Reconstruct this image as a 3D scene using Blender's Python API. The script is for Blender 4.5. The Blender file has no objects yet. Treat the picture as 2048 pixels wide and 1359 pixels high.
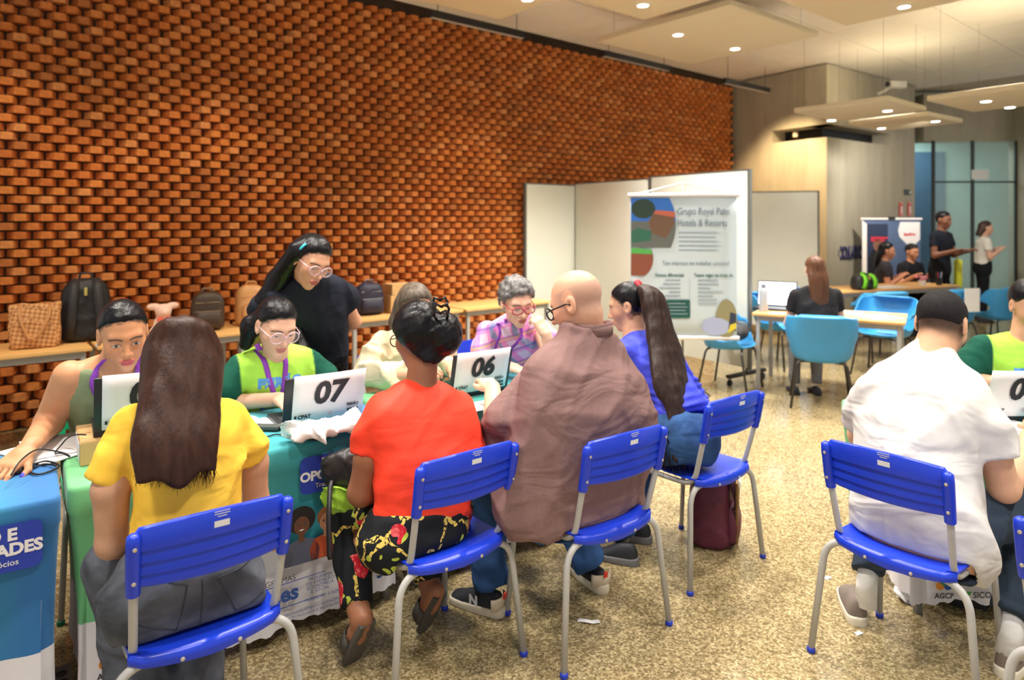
import bpy, bmesh, math, random
import numpy as np
from mathutils import Vector, Matrix
random.seed(7); np.random.seed(7)
SC = bpy.context.scene
COL = SC.collection
# ------------------------------------------------------------------ camera
F = 1365.0; H = 1.62; HOR = 445.0; CX = 1024.0
cam_d = bpy.data.cameras.new('camera'); cam = bpy.data.objects.new('camera', cam_d); COL.objects.link(cam)
cam.location = (0, 0, H); cam.rotation_euler = (math.pi/2, 0, 0)
cam_d.sensor_fit = 'HORIZONTAL'; cam_d.sensor_width = 36; cam_d.lens = F/2048*36
cam_d.shift_y = -(679.5-HOR)/2048
cam_d.clip_start = 0.05; cam_d.clip_end = 100
cam_d.dof.use_dof = True; cam_d.dof.focus_distance = 2.35; cam_d.dof.aperture_fstop = 2.2
SC.camera = cam
# ------------------------------------------------------------------ world, exposure
w = bpy.data.worlds.new('world'); SC.world = w; w.use_nodes = True
w.node_tree.nodes['Background'].inputs[0].default_value = (1.0, 0.97, 0.93, 1)
w.node_tree.nodes['Background'].inputs[1].default_value = 0.55
SC.view_settings.view_transform = 'Standard'; SC.view_settings.look = 'None'
SC.view_settings.gamma = 1; SC.view_settings.use_curve_mapping = False
SC.view_settings.exposure = 0.48
# ------------------------------------------------------------------ frames of the place
U = Vector((.814, .581, 0)); V = Vector((-.581, .814, 0))          # desk row: along it, and away across it
W = Vector((.766, .643, 0)); N = Vector((-.643, .766, 0))          # brick wall: along it, and towards it
A_DESK = math.atan2(.581, .814); A_WALL = math.atan2(.643, .766)
def at(px, py, Y): return Vector(((px-CX)*Y/F, Y, H-(py-HOR)*Y/F))
def dk(u, v, z=0): return U*u + V*v + Vector((0, 0, z))
def wl(t, n, z=0): return W*t + N*n + Vector((0, 0, z))
WALL_N = 6.60; CEIL = 4.05
def lamp(kind, loc, energy, color, size=.1, aim=None, spot=None, blend=.6):
    d = bpy.data.lights.new('lamp_light', kind); d.energy = energy; d.color = color
    if kind == 'AREA': d.size = size
    else: d.shadow_soft_size = size
    if spot: d.spot_size = math.radians(spot); d.spot_blend = blend
    o = bpy.data.objects.new('lamp_light', d); COL.objects.link(o); o.location = loc
    if aim is not None: o.rotation_euler = (Vector(aim)-Vector(loc)).to_track_quat('-Z', 'Y').to_euler()
    return o
WARM = (1.0, .80, .56); NEUT = (1.0, .93, .84)
# downlights of the suspended ceiling panels (also over and behind the camera), plus added ones
for (x, y) in [(-1.6, 1.2), (.4, .6), (2.2, .9), (-.6, 2.6), (1.3, 2.7), (3.2, 2.4), (.2, 4.4), (2.2, 4.6), (4.2, 4.8), (-2.4, 3.0), (-1.2, 3.3), (.7, 3.7),  # last pair in this row added to brighten the desk tops
               (3.3, 7.0), (5.4, 7.4), (2.1, 7.3), (5.2, 9.4), (.2, 6.0), (1.2, 6.2), (3.6, 6.3)]:
    lamp('SPOT', (x, y, 3.5), 150 if y < 5 else 260, NEUT, .12, (x, y, 0), 108 if y < 5 else 120, .8)
# wall washers on the brick
for t, e in [(-1.2, 42), (.3, 50), (1.8, 46), (3.3, 40), (4.8, 30), (8.8, 32)]:
    lamp('SPOT', wl(t, WALL_N-1.7, 3.7), e*1.75, WARM, .08, wl(t, WALL_N, 1.05), 66, .8)
lamp('SPOT', (3.75, 10.0, 3.85), 420, (1.0, .70, .38), .08, (4.45, 11.0, 1.9), 70, .8)
lamp('SPOT', (5.6, 9.2, 2.9), 130, NEUT, .1, (6.3, 11.4, 1.2), 110, .8)
# ------------------------------------------------------------------ helpers: objects, tags, materials
def tag(o, label=None, cat=None, group=None, kind=None):
    if label: o['label'] = label
    if cat: o['category'] = cat
    if group: o['group'] = group
    if kind: o['kind'] = kind
    return o
def empty(name, loc=(0, 0, 0), rz=0, label=None, cat=None, group=None):
    o = bpy.data.objects.new(name, None); COL.objects.link(o); o.location = loc; o.rotation_euler = (0, 0, rz)
    o.empty_display_size = .1
    return tag(o, label, cat, group)
def link(name, me, mat=None, parent=None, loc=None, rz=None):
    o = bpy.data.objects.new(name, me); COL.objects.link(o)
    if mat is not None and not me.materials: me.materials.append(mat)
    if parent is not None: o.parent = parent
    if loc is not None: o.location = loc
    if rz is not None: o.rotation_euler = (0, 0, rz)
    return o
def wmesh(name, me, mat, parent):
    """mesh given in world coordinates under a parent that stands elsewhere"""
    o = link(name, me, mat, parent)
    if parent is not None:
        m = Matrix.Translation(parent.location) @ parent.rotation_euler.to_matrix().to_4x4()
        o.matrix_parent_inverse = m.inverted()
    return o
def copy_tree(o, parent=None):
    c = o.copy(); COL.objects.link(c); c.parent = parent
    for ch in list(o.children): copy_tree(ch, c)
    return c
def lin(c):
    out = []
    for v in c[:3]:
        v = v/255.0 if max(c[:3]) > 1.0 else v
        out.append(v/12.92 if v <= .04045 else ((v+.055)/1.055)**2.4)
    return tuple(out)
def nd(nt, t, **kw):
    n = nt.nodes.new(t)
    for k, v in kw.items():
        if k.startswith('i_'): n.inputs[k[2:].replace('_', ' ')].default_value = v
        elif hasattr(n, k): setattr(n, k, v)
    return n
MATS = {}
def mat(name, c, rough=.6, metal=0, var=0, vscale=8, bump=0, bscale=60, attr=False, spec=.5, emit=None, alpha=None, trans=0, stretch=None, sss=0, wrinkle=0):
    if name in MATS: return MATS[name]
    m = bpy.data.materials.new(name); m.use_nodes = True; nt = m.node_tree; b = nt.nodes['Principled BSDF']
    col = (*lin(c), 1); b.inputs['Base Color'].default_value = col
    b.inputs['Roughness'].default_value = rough; b.inputs['Metallic'].default_value = metal
    b.inputs['Specular IOR Level'].default_value = spec
    tc = nd(nt, 'ShaderNodeTexCoord'); src = tc.outputs['Object']
    if stretch:
        mp = nd(nt, 'ShaderNodeMapping'); mp.inputs['Scale'].default_value = stretch
        nt.links.new(src, mp.inputs[0]); src = mp.outputs[0]
    base = None
    if attr:
        a = nd(nt, 'ShaderNodeAttribute', attribute_name='Col'); base = a.outputs['Color']
    if var:
        n = nd(nt, 'ShaderNodeTexNoise', i_Scale=vscale, i_Detail=4.0); nt.links.new(src, n.inputs['Vector'])
        mr = nd(nt, 'ShaderNodeMapRange'); mr.inputs[1].default_value = .3; mr.inputs[2].default_value = .7
        mr.inputs[3].default_value = 1-var; mr.inputs[4].default_value = 1+var
        nt.links.new(n.outputs['Fac'], mr.inputs[0])
        mx = nd(nt, 'ShaderNodeMix', data_type='RGBA', blend_type='MULTIPLY'); mx.inputs[0].default_value = 1
        if base is not None: nt.links.new(base, mx.inputs[6])
        else: mx.inputs[6].default_value = col
        nt.links.new(mr.outputs[0], mx.inputs[7]); base = mx.outputs[2]
    if base is not None: nt.links.new(base, b.inputs['Base Color'])
    if bump:
        n = nd(nt, 'ShaderNodeTexNoise', i_Scale=bscale, i_Detail=5.0); nt.links.new(src, n.inputs['Vector'])
        bp = nd(nt, 'ShaderNodeBump', i_Strength=bump, i_Distance=.004); nt.links.new(n.outputs['Fac'], bp.inputs['Height'])
        nt.links.new(bp.outputs[0], b.inputs['Normal'])
    if wrinkle:
        mp2 = nd(nt, 'ShaderNodeMapping'); mp2.inputs['Rotation'].default_value = (.5, .4, .3); mp2.inputs['Scale'].default_value = (1, 1, 2.0); nt.links.new(tc.outputs['Object'], mp2.inputs[0])
        n = nd(nt, 'ShaderNodeTexNoise', i_Scale=4.2, i_Detail=2.0, i_Roughness=.4, i_Distortion=1.1); nt.links.new(mp2.outputs[0], n.inputs['Vector'])
        bp2 = nd(nt, 'ShaderNodeBump', i_Strength=wrinkle*.85, i_Distance=.06); nt.links.new(n.outputs['Fac'], bp2.inputs['Height'])
        if bump: nt.links.new(bp2.outputs[0], bp.inputs['Normal'])
        else: nt.links.new(bp2.outputs[0], b.inputs['Normal'])
    if emit: b.inputs['Emission Color'].default_value = (*lin(emit[0]), 1); b.inputs['Emission Strength'].default_value = emit[1]
    if trans: b.inputs['Transmission Weight'].default_value = trans
    if alpha is not None: b.inputs['Alpha'].default_value = alpha
    if sss:
        b.inputs['Subsurface Weight'].default_value = sss; b.inputs['Subsurface Radius'].default_value = (.012, .005, .003)
        b.inputs['Subsurface Scale'].default_value = 1.0
    MATS[name] = m; return m
# ------------------------------------------------------------------ helpers: plain meshes
def mesh(name, vs, fs, smooth=False, cols=None, sharp=None):
    me = bpy.data.meshes.new(name); me.from_pydata([tuple(v) for v in vs], [], fs)
    if smooth: me.polygons.foreach_set('use_smooth', [True]*len(me.polygons))
    if cols is not None:
        a = me.color_attributes.new('Col', 'FLOAT_COLOR', 'POINT')
        c = np.ones((len(vs), 4), np.float32); c[:, :3] = cols; a.data.foreach_set('color', c.ravel())
    me.update()
    if sharp is not None: me.set_sharp_from_angle(angle=math.radians(sharp))
    return me
def npmesh(name, V_, Q, smooth=True, cols=None):
    me = bpy.data.meshes.new(name); n = len(V_); q = len(Q)
    me.vertices.add(n); me.vertices.foreach_set('co', np.asarray(V_, np.float32).ravel())
    k = Q.shape[1]
    me.loops.add(q*k); me.loops.foreach_set('vertex_index', np.asarray(Q, np.int32).ravel())
    me.polygons.add(q); me.polygons.foreach_set('loop_start', np.arange(0, q*k, k, dtype=np.int32))
    me.update(calc_edges=True)
    if smooth: me.polygons.foreach_set('use_smooth', np.ones(q, bool))
    if cols is not None:
        a = me.color_attributes.new('Col', 'FLOAT_COLOR', 'POINT')
        c = np.ones((n, 4), np.float32); c[:, :3] = cols; a.data.foreach_set('color', c.ravel())
    me.validate(); return me
class MB:
    def __init__(s): s.v = []; s.f = []
    def add(s, vs, fs):
        k = len(s.v); s.v += [Vector(v) for v in vs]; s.f += [[i+k for i in f] for f in fs]; return s
    def box(s, c, d, M=None, bev=0):
        x, y, z = d[0]/2, d[1]/2, d[2]/2; c = Vector(c)
        if bev:
            bm = bmesh.new(); bmesh.ops.create_cube(bm, size=1)
            for q in bm.verts: q.co = Vector((q.co.x*d[0], q.co.y*d[1], q.co.z*d[2]))
            bmesh.ops.bevel(bm, geom=bm.edges[:], offset=bev, segments=2, affect='EDGES', profile=.6)
            bm.verts.index_update(); vs = [q.co.copy() for q in bm.verts]; fs = [[q.index for q in f.verts] for f in bm.faces]; bm.free()
        else:
            vs = [Vector((a*x, b*y, e*z)) for a in (-1, 1) for b in (-1, 1) for e in (-1, 1)]
            fs = [[0, 1, 3, 2], [4, 6, 7, 5], [0, 4, 5, 1], [2, 3, 7, 6], [0, 2, 6, 4], [1, 5, 7, 3]]
        if M is not None: vs = [M @ q for q in vs]
        return s.add([q+c for q in vs], fs)
    def tube(s, pts, r, seg=8, cap=True, closed=False):
        pts = [Vector(p) for p in pts]; n = len(pts); rs = r if isinstance(r, (list, tuple)) else [r]*n
        vs = []; up = None
        for i, p in enumerate(pts):
            if closed: t = (pts[(i+1) % n]-pts[i-1]).normalized()
            else: t = (pts[min(i+1, n-1)]-pts[max(i-1, 0)]).normalized()
            if up is None: up = Vector((0, 0, 1)) if abs(t.z) < .9 else Vector((1, 0, 0))
            a = t.cross(up).normalized(); b = a.cross(t).normalized(); up = b
            for k in range(seg):
                g = 2*math.pi*k/seg; vs.append(p+(a*math.cos(g)+b*math.sin(g))*rs[i])
        fs = []
        for i in range(n if closed else n-1):
            j = (i+1) % n
            for k in range(seg):
                l = (k+1) % seg; fs.append([i*seg+k, i*seg+l, j*seg+l, j*seg+k])
        if cap and not closed: fs += [list(range(seg))[::-1], [(n-1)*seg+k for k in range(seg)]]
        return s.add(vs, fs)
    def lathe(s, prof, c=(0, 0, 0), seg=20, M=None):
        vs = []; c = Vector(c)
        for (r, z) in prof:
            for k in range(seg):
                g = 2*math.pi*k/seg; q = Vector((r*math.cos(g), r*math.sin(g), z)); vs.append((M @ q if M is not None else q)+c)
        fs = [[i*seg+k, i*seg+(k+1) % seg, (i+1)*seg+(k+1) % seg, (i+1)*seg+k] for i in range(len(prof)-1) for k in range(seg)]
        fs += [list(range(seg))[::-1], [(len(prof)-1)*seg+k for k in range(seg)]]
        return s.add(vs, fs)
    def prism(s, poly, z0, z1, M=None):
        n = len(poly); vs = [Vector((p[0], p[1], z0)) for p in poly]+[Vector((p[0], p[1], z1)) for p in poly]
        if M is not None: vs = [M @ q for q in vs]
        fs = [list(range(n))[::-1], [n+i for i in range(n)]]+[[i, (i+1) % n, n+(i+1) % n, n+i] for i in range(n)]
        return s.add(vs, fs)
    def me(s, name, smooth=False, sharp=None, cols=None): return mesh(name, s.v, s.f, smooth or sharp is not None, cols, sharp)
    def build(s, name, m, parent=None, smooth=False, sharp=None, loc=None, rz=None):
        return link(name, s.me(name, smooth, sharp), m, parent, loc, rz)
def arc(pts, r, n=6):
    """polyline with rounded corners"""
    pts = [Vector(p) for p in pts]; out = [pts[0]]
    for i in range(1, len(pts)-1):
        a = (pts[i-1]-pts[i]); b = (pts[i+1]-pts[i]); k = min(r, a.length*.48, b.length*.48)
        p0 = pts[i]+a.normalized()*k; p2 = pts[i]+b.normalized()*k
        for j in range(n+1):
            t = j/n; out.append(p0*(1-t)**2+pts[i]*2*t*(1-t)+p2*t*t)
    return out+[pts[-1]]
def rrect(w, h, r, n=5, cx=0, cy=0):
    out = []
    for (sx, sy, a0) in ((1, 1, 0), (-1, 1, 90), (-1, -1, 180), (1, -1, 270)):
        for j in range(n+1):
            a = math.radians(a0+90*j/n); out.append((cx+sx*(w/2-r)+r*math.cos(a), cy+sy*(h/2-r)+r*math.sin(a)))
    return out
def grid_shell(fn, nu, nv, th, name='shell', cu=False):
    """closed sheet of thickness th from fn(u, v) -> point"""
    P = [[Vector(fn(i/(nu-1), j/(nv-1))) for j in range(nv)] for i in range(nu)]
    Nn = []
    for i in range(nu):
        row = []
        for j in range(nv):
            a = P[min(i+1, nu-1)][j]-P[max(i-1, 0)][j]; b = P[i][min(j+1, nv-1)]-P[i][max(j-1, 0)]
            row.append(a.cross(b).normalized() if a.cross(b).length > 1e-12 else Vector((0, 0, 1)))
        Nn.append(row)
    vs = [P[i][j]+Nn[i][j]*th/2 for i in range(nu) for j in range(nv)]+[P[i][j]-Nn[i][j]*th/2 for i in range(nu) for j in range(nv)]
    o = nu*nv; fs = []
    ix = lambda i, j: i*nv+j
    for i in range(nu-1):
        for j in range(nv-1):
            fs.append([ix(i, j), ix(i+1, j), ix(i+1, j+1), ix(i, j+1)])
            fs.append([o+ix(i, j), o+ix(i, j+1), o+ix(i+1, j+1), o+ix(i+1, j)])
    for i in range(nu-1):
        fs.append([ix(i, 0), o+ix(i, 0), o+ix(i+1, 0), ix(i+1, 0)]); fs.append([ix(i, nv-1), ix(i+1, nv-1), o+ix(i+1, nv-1), o+ix(i, nv-1)])
    for j in range(nv-1):
        fs.append([ix(0, j), ix(0, j+1), o+ix(0, j+1), o+ix(0, j)]); fs.append([ix(nu-1, j), o+ix(nu-1, j), o+ix(nu-1, j+1), ix(nu-1, j+1)])
    return vs, fs
_txt = {}
def text_me(body, size, bold=0, shear=0, align='CENTER', spacing=1):
    """flat lettering in the XY plane"""
    key = (body, size, bold, shear, align, spacing)
    if key in _txt: return _txt[key]
    c = bpy.data.curves.new('lettering', 'FONT'); c.body = body; c.size = size; c.offset = bold; c.shear = shear; c.align_x = align
    c.space_character = spacing; c.resolution_u = 3; c.fill_mode = 'FRONT' if hasattr(c, 'fill_mode') else c.fill_mode
    o = bpy.data.objects.new('lettering', c); COL.objects.link(o)
    dg = bpy.context.evaluated_depsgraph_get(); dg.update()
    me = bpy.data.meshes.new_from_object(o.evaluated_get(dg)); bpy.data.objects.remove(o); bpy.data.curves.remove(c)
    me.name = 'lettering'; me.materials.clear(); _txt[key] = me; return me
def frame(o, right, up):
    """4x4 with x = right, y = up, z = out"""
    r = Vector(right).normalized(); u_ = Vector(up).normalized(); n = r.cross(u_).normalized(); u_ = n.cross(r)
    return Matrix(((r.x, u_.x, n.x, o[0]), (r.y, u_.y, n.y, o[1]), (r.z, u_.z, n.z, o[2]), (0, 0, 0, 1)))
def stamp(name, me, m, parent, M):
    """put a flat mesh at matrix M given in the parent's own space"""
    o = bpy.data.objects.new(name, me.copy() if me.users else me); o.data.materials.append(m); COL.objects.link(o); o.parent = parent
    o.matrix_basis = M; return o
def flat(poly): return mesh('print', [(p[0], p[1], 0) for p in poly], [list(range(len(poly)))])
def ell(rx, ry, cx=0, cy=0, n=24, a0=0, a1=360):
    return [(cx+rx*math.cos(math.radians(a0+(a1-a0)*k/n)), cy+ry*math.sin(math.radians(a0+(a1-a0)*k/n))) for k in range(n if a1-a0 == 360 else n+1)]
# ------------------------------------------------------------------ helpers: solid modelling with distance fields
def vec(p): return np.array(p, np.float32)
def cap(P, a, b, r1, r2=None):
    r2 = r1 if r2 is None else r2
    a = vec(a); b = vec(b); ba = b-a; pa = P-a
    h = np.clip(pa @ ba/max(float(ba @ ba), 1e-12), 0, 1)
    d = pa-h[:, None]*ba
    return np.sqrt(np.einsum('ij,ij->i', d, d))-(r1+(r2-r1)*h)
def sph(P, c, r):
    d = P-vec(c); return np.sqrt(np.einsum('ij,ij->i', d, d))-r
def elp(P, c, r, R=None):
    q = P-vec(c)
    if R is not None: q = q @ R
    r = vec(r); k0 = np.sqrt(((q/r)**2).sum(1)); k1 = np.sqrt(((q/(r*r))**2).sum(1))
    return k0*(k0-1)/np.maximum(k1, 1e-6)
def rbox(P, c, hs, r, R=None):
    q = P-vec(c)
    if R is not None: q = q @ R
    q = np.abs(q)-(vec(hs)-r); return np.sqrt((np.maximum(q, 0)**2).sum(1))+np.minimum(q.max(1), 0)-r
def plane(P, c, n):
    n = vec(n); n = n/np.linalg.norm(n); return (P-vec(c)) @ n
def smin(a, b, k):
    h = np.clip(.5+.5*(b-a)/k, 0, 1); return b+(a-b)*h-k*h*(1-h)
def smax(a, b, k): return -smin(-a, -b, k)
def chain(P, pts, rs, k=.01):
    d = None
    for i in range(len(pts)-1):
        e = cap(P, pts[i], pts[i+1], rs[i], rs[i+1]); d = e if d is None else (smin(d, e, k) if k else np.minimum(d, e))
    return d
def crspline(X, n=28):
    X = np.asarray(X, float); m = len(X)
    if m < 3: t = np.linspace(0, 1, n)[:, None]; return X[0]*(1-t)+X[-1]*t
    out = []; ts = np.linspace(0, m-1, n)
    for t in ts:
        i = min(int(t), m-2); f = t-i; p0 = X[max(i-1, 0)]; p1 = X[i]; p2 = X[i+1]; p3 = X[min(i+2, m-1)]
        out.append(.5*(2*p1+(p2-p0)*f+(2*p0-5*p1+4*p2-p3)*f*f+(3*p1-p0-3*p2+p3)*f**3))
    return np.array(out)
class Loft:
    """solid with elliptic sections: stations (centre, half width, half depth front, half depth back)"""
    def __init__(s, st, right, fwd, n=2.3, capk=.02):
        S = crspline([[*c, a, bf, bb] for (c, a, bf, bb) in st], 32); s.S = S.astype(np.float32); s.n = n; s.capk = capk
        s.ax = S[-1, :3]-S[0, :3]; s.L = np.linalg.norm(s.ax); s.ax = (s.ax/s.L).astype(np.float32)
        s.t = np.maximum.accumulate((S[:, :3]-S[0, :3]) @ s.ax + np.arange(32)*1e-6)
        r = np.array(right, float); r -= s.ax*(r @ s.ax); r /= np.linalg.norm(r); f = np.cross(s.ax, r)
        if f @ np.array(fwd, float) < 0: f = -f
        s.r = r.astype(np.float32); s.f = f.astype(np.float32)
    def __call__(s, P):
        q = P-s.S[0, :3]; t = q @ s.ax
        g = np.interp(t, s.t, np.arange(32)); i = np.minimum(g.astype(np.int32), 30); g = (g-i).astype(np.float32)[:, None]
        v = (s.S[i]*(1-g)+s.S[i+1]*g).T
        x = (P[:, 0]-v[0])*s.r[0]+(P[:, 1]-v[1])*s.r[1]+(P[:, 2]-v[2])*s.r[2]
        y = (P[:, 0]-v[0])*s.f[0]+(P[:, 1]-v[1])*s.f[1]+(P[:, 2]-v[2])*s.f[2]
        a = np.maximum(v[3], 1e-3); b = np.maximum(np.where(y > 0, v[4], v[5]), 1e-3)
        rr = np.maximum((np.abs(x/a)**s.n+np.abs(y/b)**s.n)**(1/s.n), 1e-4); l = np.sqrt(x*x+y*y)
        d = np.where(rr < .3, -.7*np.minimum(a, b), l*(1-1/rr))
        return smax(d, np.maximum(-t, t-s.t[-1]), s.capk)
def wob(P, f, seed=0, n=5):
    """smooth pseudo-noise in about -1..1"""
    rg = np.random.RandomState(seed); out = np.zeros(len(P), np.float32)
    for i in range(n):
        d = rg.normal(size=3); d /= np.linalg.norm(d); out += np.sin(P @ vec(d*f*(.6+.9*rg.rand()))+rg.rand()*6.28)
    return out/n*1.5
def folds(P, d, amp, f, seed, stretch=(1, 1, 1)):
    b = np.abs(d) < .08
    if not b.any(): return d
    Q = P[b]*vec(stretch); dw = np.stack([wob(Q, f*.6, seed+k, 3) for k in (1, 2, 3)], 1); Q = Q+.03*dw
    w1 = wob(Q, f, seed, 4); w2 = wob(Q, f*1.9, seed+9, 4); d = d.copy()
    d[b] -= amp*(2.6*(np.clip(1-1.3*np.abs(w1), 0, 1)**3-.2)+1.2*(np.clip(1-1.4*np.abs(w2), 0, 1)**3-.2))
    return d
def axis_pts(lo, hi, h, fine):
    out = [lo]
    while out[-1] < hi:
        x = out[-1]; s = h
        for (a, b, g) in fine:
            if a-h <= x <= b: s = min(s, g)
        out.append(x+s)
    while (len(out)-1) % 4: out.append(out[-1]+h)
    return np.array(out, np.float32)
def solid(f, lo, hi, h, fine=(), cols=None, name='solid'):
    """triangulated skin of the field f < 0; fine = boxes (lo, hi, step)"""
    ax = [axis_pts(lo[k]-2*h, hi[k]+2*h, h, [(b[0][k], b[1][k], b[2]) for b in fine]) for k in range(3)]
    cx = [a[::4] for a in ax]
    G = np.stack(np.meshgrid(*cx, indexing='ij'), -1).reshape(-1, 3)
    D = f(G).reshape([len(a) for a in cx])
    sp = []
    for a in cx:
        g = np.diff(a); sp.append(np.maximum(np.r_[g, g[-1]], np.r_[g[0], g]))
    T = np.sqrt(sp[0][:, None, None]**2+sp[1][None, :, None]**2+sp[2][None, None, :]**2)
    A = np.abs(D) < T*.85
    B = A[:-1, :-1, :-1] | A[1:, :-1, :-1] | A[:-1, 1:, :-1] | A[:-1, :-1, 1:] | A[1:, 1:, :-1] | A[1:, :-1, 1:] | A[:-1, 1:, 1:] | A[1:, 1:, 1:]
    n = [len(a) for a in ax]; M = np.zeros(n, bool)
    Bu = B.repeat(4, 0).repeat(4, 1).repeat(4, 2)
    for dx in (0, 1):
        for dy in (0, 1):
            for dz in (0, 1):
                M[dx:dx+Bu.shape[0], dy:dy+Bu.shape[1], dz:dz+Bu.shape[2]] |= Bu
    E = np.where(D[:-1, :-1, :-1] < 0, -1, 1).astype(np.float32).repeat(4, 0).repeat(4, 1).repeat(4, 2)
    full = np.ones(n, np.float32); full[:-1, :-1, :-1] = E
    I = np.nonzero(M); PP = np.stack([ax[k][I[k]] for k in range(3)], 1)
    vals = np.concatenate([f(PP[i:i+200000]) for i in range(0, len(PP), 200000)]) if len(PP) else np.zeros(0)
    full[I] = vals
    S = full < 0
    sl = lambda a, d: a[d[0]:a.shape[0]-1+d[0], d[1]:a.shape[1]-1+d[1], d[2]:a.shape[2]-1+d[2]]
    offs = [(i, j, k) for i in (0, 1) for j in (0, 1) for k in (0, 1)]
    cnt = sum(sl(S, o).astype(np.int8) for o in offs); act = (cnt > 0) & (cnt < 8)
    ci = np.stack(np.nonzero(act), 1); nc = len(ci); idx = np.full(act.shape, -1, np.int32); idx[act] = np.arange(nc)
    acc = np.zeros((nc, 3)); num = np.zeros(nc)
    for a, o0 in [(a, o) for a in range(3) for o in offs if o[a] == 0]:
        o1 = list(o0); o1[a] = 1
        i0 = ci+np.array(o0); i1 = ci+np.array(o1)
        d0 = full[i0[:, 0], i0[:, 1], i0[:, 2]]; d1 = full[i1[:, 0], i1[:, 1], i1[:, 2]]; m = (d0 < 0) != (d1 < 0)
        t = np.where(m, d0/np.where(m, d0-d1, 1), 0)
        p0 = np.stack([ax[k][i0[:, k]] for k in range(3)], 1); p1 = np.stack([ax[k][i1[:, k]] for k in range(3)], 1)
        acc += np.where(m[:, None], p0+(p1-p0)*t[:, None], 0); num += m
    Vt = acc/num[:, None]; quads = []
    for a in range(3):
        b, c = (a+1) % 3, (a+2) % 3
        s0 = [slice(1, -1)]*3; s0[a] = slice(0, -1); s1 = list(s0); s1[a] = slice(1, None)
        X = S[tuple(s0)]; Y = S[tuple(s1)]
        e = np.stack(np.nonzero(X != Y), 1)
        if not len(e): continue
        e2 = e.copy(); e2[:, b] += 1; e2[:, c] += 1
        def cell(db, dc):
            q = e2.copy(); q[:, b] += db; q[:, c] += dc; return idx[q[:, 0], q[:, 1], q[:, 2]]
        q = np.stack([cell(-1, -1), cell(0, -1), cell(0, 0), cell(-1, 0)], 1)
        flip = ~S[e2[:, 0], e2[:, 1], e2[:, 2]]
        q[flip] = q[flip][:, ::-1]; quads.append(q)
    Q = np.concatenate(quads); Q = Q[(Q >= 0).all(1)]
    # light relaxation
    for _ in range(2):
        s_ = np.zeros_like(Vt); k_ = np.zeros(nc)
        for i in range(4):
            o_ = Vt[Q[:, (i+1) % 4]]; k_ += np.bincount(Q[:, i], minlength=nc)
            for a in range(3): s_[:, a] += np.bincount(Q[:, i], o_[:, a], nc)
        Vt = np.where(k_[:, None] > 0, Vt*.55+.45*s_/np.maximum(k_, 1)[:, None], Vt)
    return npmesh(name, Vt, Q, True, None if cols is None else cols(Vt.astype(np.float32)))
# ------------------------------------------------------------------ setting: floor
def floor_mat():
    m = bpy.data.materials.new('polished_terrazzo'); m.use_nodes = True; nt = m.node_tree; b = nt.nodes['Principled BSDF']
    tc = nd(nt, 'ShaderNodeTexCoord'); L = nt.links.new
    vo = nd(nt, 'ShaderNodeTexVoronoi', i_Scale=120.0); L(tc.outputs['Object'], vo.inputs['Vector'])
    n1 = nd(nt, 'ShaderNodeTexNoise', i_Scale=55.0, i_Detail=6.0, i_Roughness=.75); L(tc.outputs['Object'], n1.inputs['Vector'])
    n2 = nd(nt, 'ShaderNodeTexNoise', i_Scale=1.1, i_Detail=4.0); L(tc.outputs['Object'], n2.inputs['Vector'])
    sep = nd(nt, 'ShaderNodeSeparateColor'); L(vo.outputs['Color'], sep.inputs[0])
    ad = nd(nt, 'ShaderNodeMath', operation='ADD'); L(sep.outputs[0], ad.inputs[0]); L(n1.outputs['Fac'], ad.inputs[1])
    hf = nd(nt, 'ShaderNodeMath', operation='MULTIPLY'); hf.inputs[1].default_value = .5; L(ad.outputs[0], hf.inputs[0])
    cr = nd(nt, 'ShaderNodeValToRGB'); e = cr.color_ramp.elements
    e[0].position = .2; e[0].color = (*lin((102, 88, 60)), 1); e[1].position = .82; e[1].color = (*lin((202, 186, 148)), 1)
    for p, c in ((.4, (134, 118, 84)), (.55, (156, 139, 102)), (.68, (180, 163, 124))):
        q = e.new(p); q.color = (*lin(c), 1)
    L(hf.outputs[0], cr.inputs[0])
    mr = nd(nt, 'ShaderNodeMapRange'); mr.inputs[1].default_value = .3; mr.inputs[2].default_value = .7; mr.inputs[3].default_value = .86; mr.inputs[4].default_value = 1.12
    L(n2.outputs['Fac'], mr.inputs[0])
    mx = nd(nt, 'ShaderNodeMix', data_type='RGBA', blend_type='MULTIPLY'); mx.inputs[0].default_value = 1
    L(cr.outputs[0], mx.inputs[6]); L(mr.outputs[0], mx.inputs[7]); L(mx.outputs[2], b.inputs['Base Color'])
    b.inputs['Roughness'].default_value = .16; b.inputs['Specular IOR Level'].default_value = .45
    return m
def struct(o): o['kind'] = 'structure'; return o
struct(MB().box((2.5, 6.5, -.05), (21, 19, .1)).build('floor', floor_mat()))
# ------------------------------------------------------------------ setting: brick screen wall
BRICK_COLS = [(204, 122, 60), (196, 114, 54), (206, 128, 64), (188, 108, 52), (200, 120, 62), (178, 108, 58), (210, 138, 80)]
bmats = [mat('terracotta_%d' % i, c, .75, var=.16, vscale=30, bump=.25, bscale=150, spec=.25) for i, c in enumerate(BRICK_COLS)]
wall = struct(MB().box((4.7, .11, 2.05), (11.9, .12, 4.1)).build('wall_brick', mat('dark_mortar', (64, 50, 36), .95, var=.2), loc=wl(0, WALL_N), rz=A_WALL))
PB, RB = .172, .0705
def brick_me(k):
    r = random.Random(k); a = .079; c = .036+r.uniform(-.003, .003); p = .086+r.uniform(-.005, .005)
    b = MB().prism([(-a, 0), (a, 0), (c+.002*r.random(), -p), (-c, -p)], -.0285, .0285)
    me = b.me('brick'); me.materials.append(bmats[k % len(bmats)]); return me
bmes = [brick_me(k) for k in range(14)]
cand = []
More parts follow.
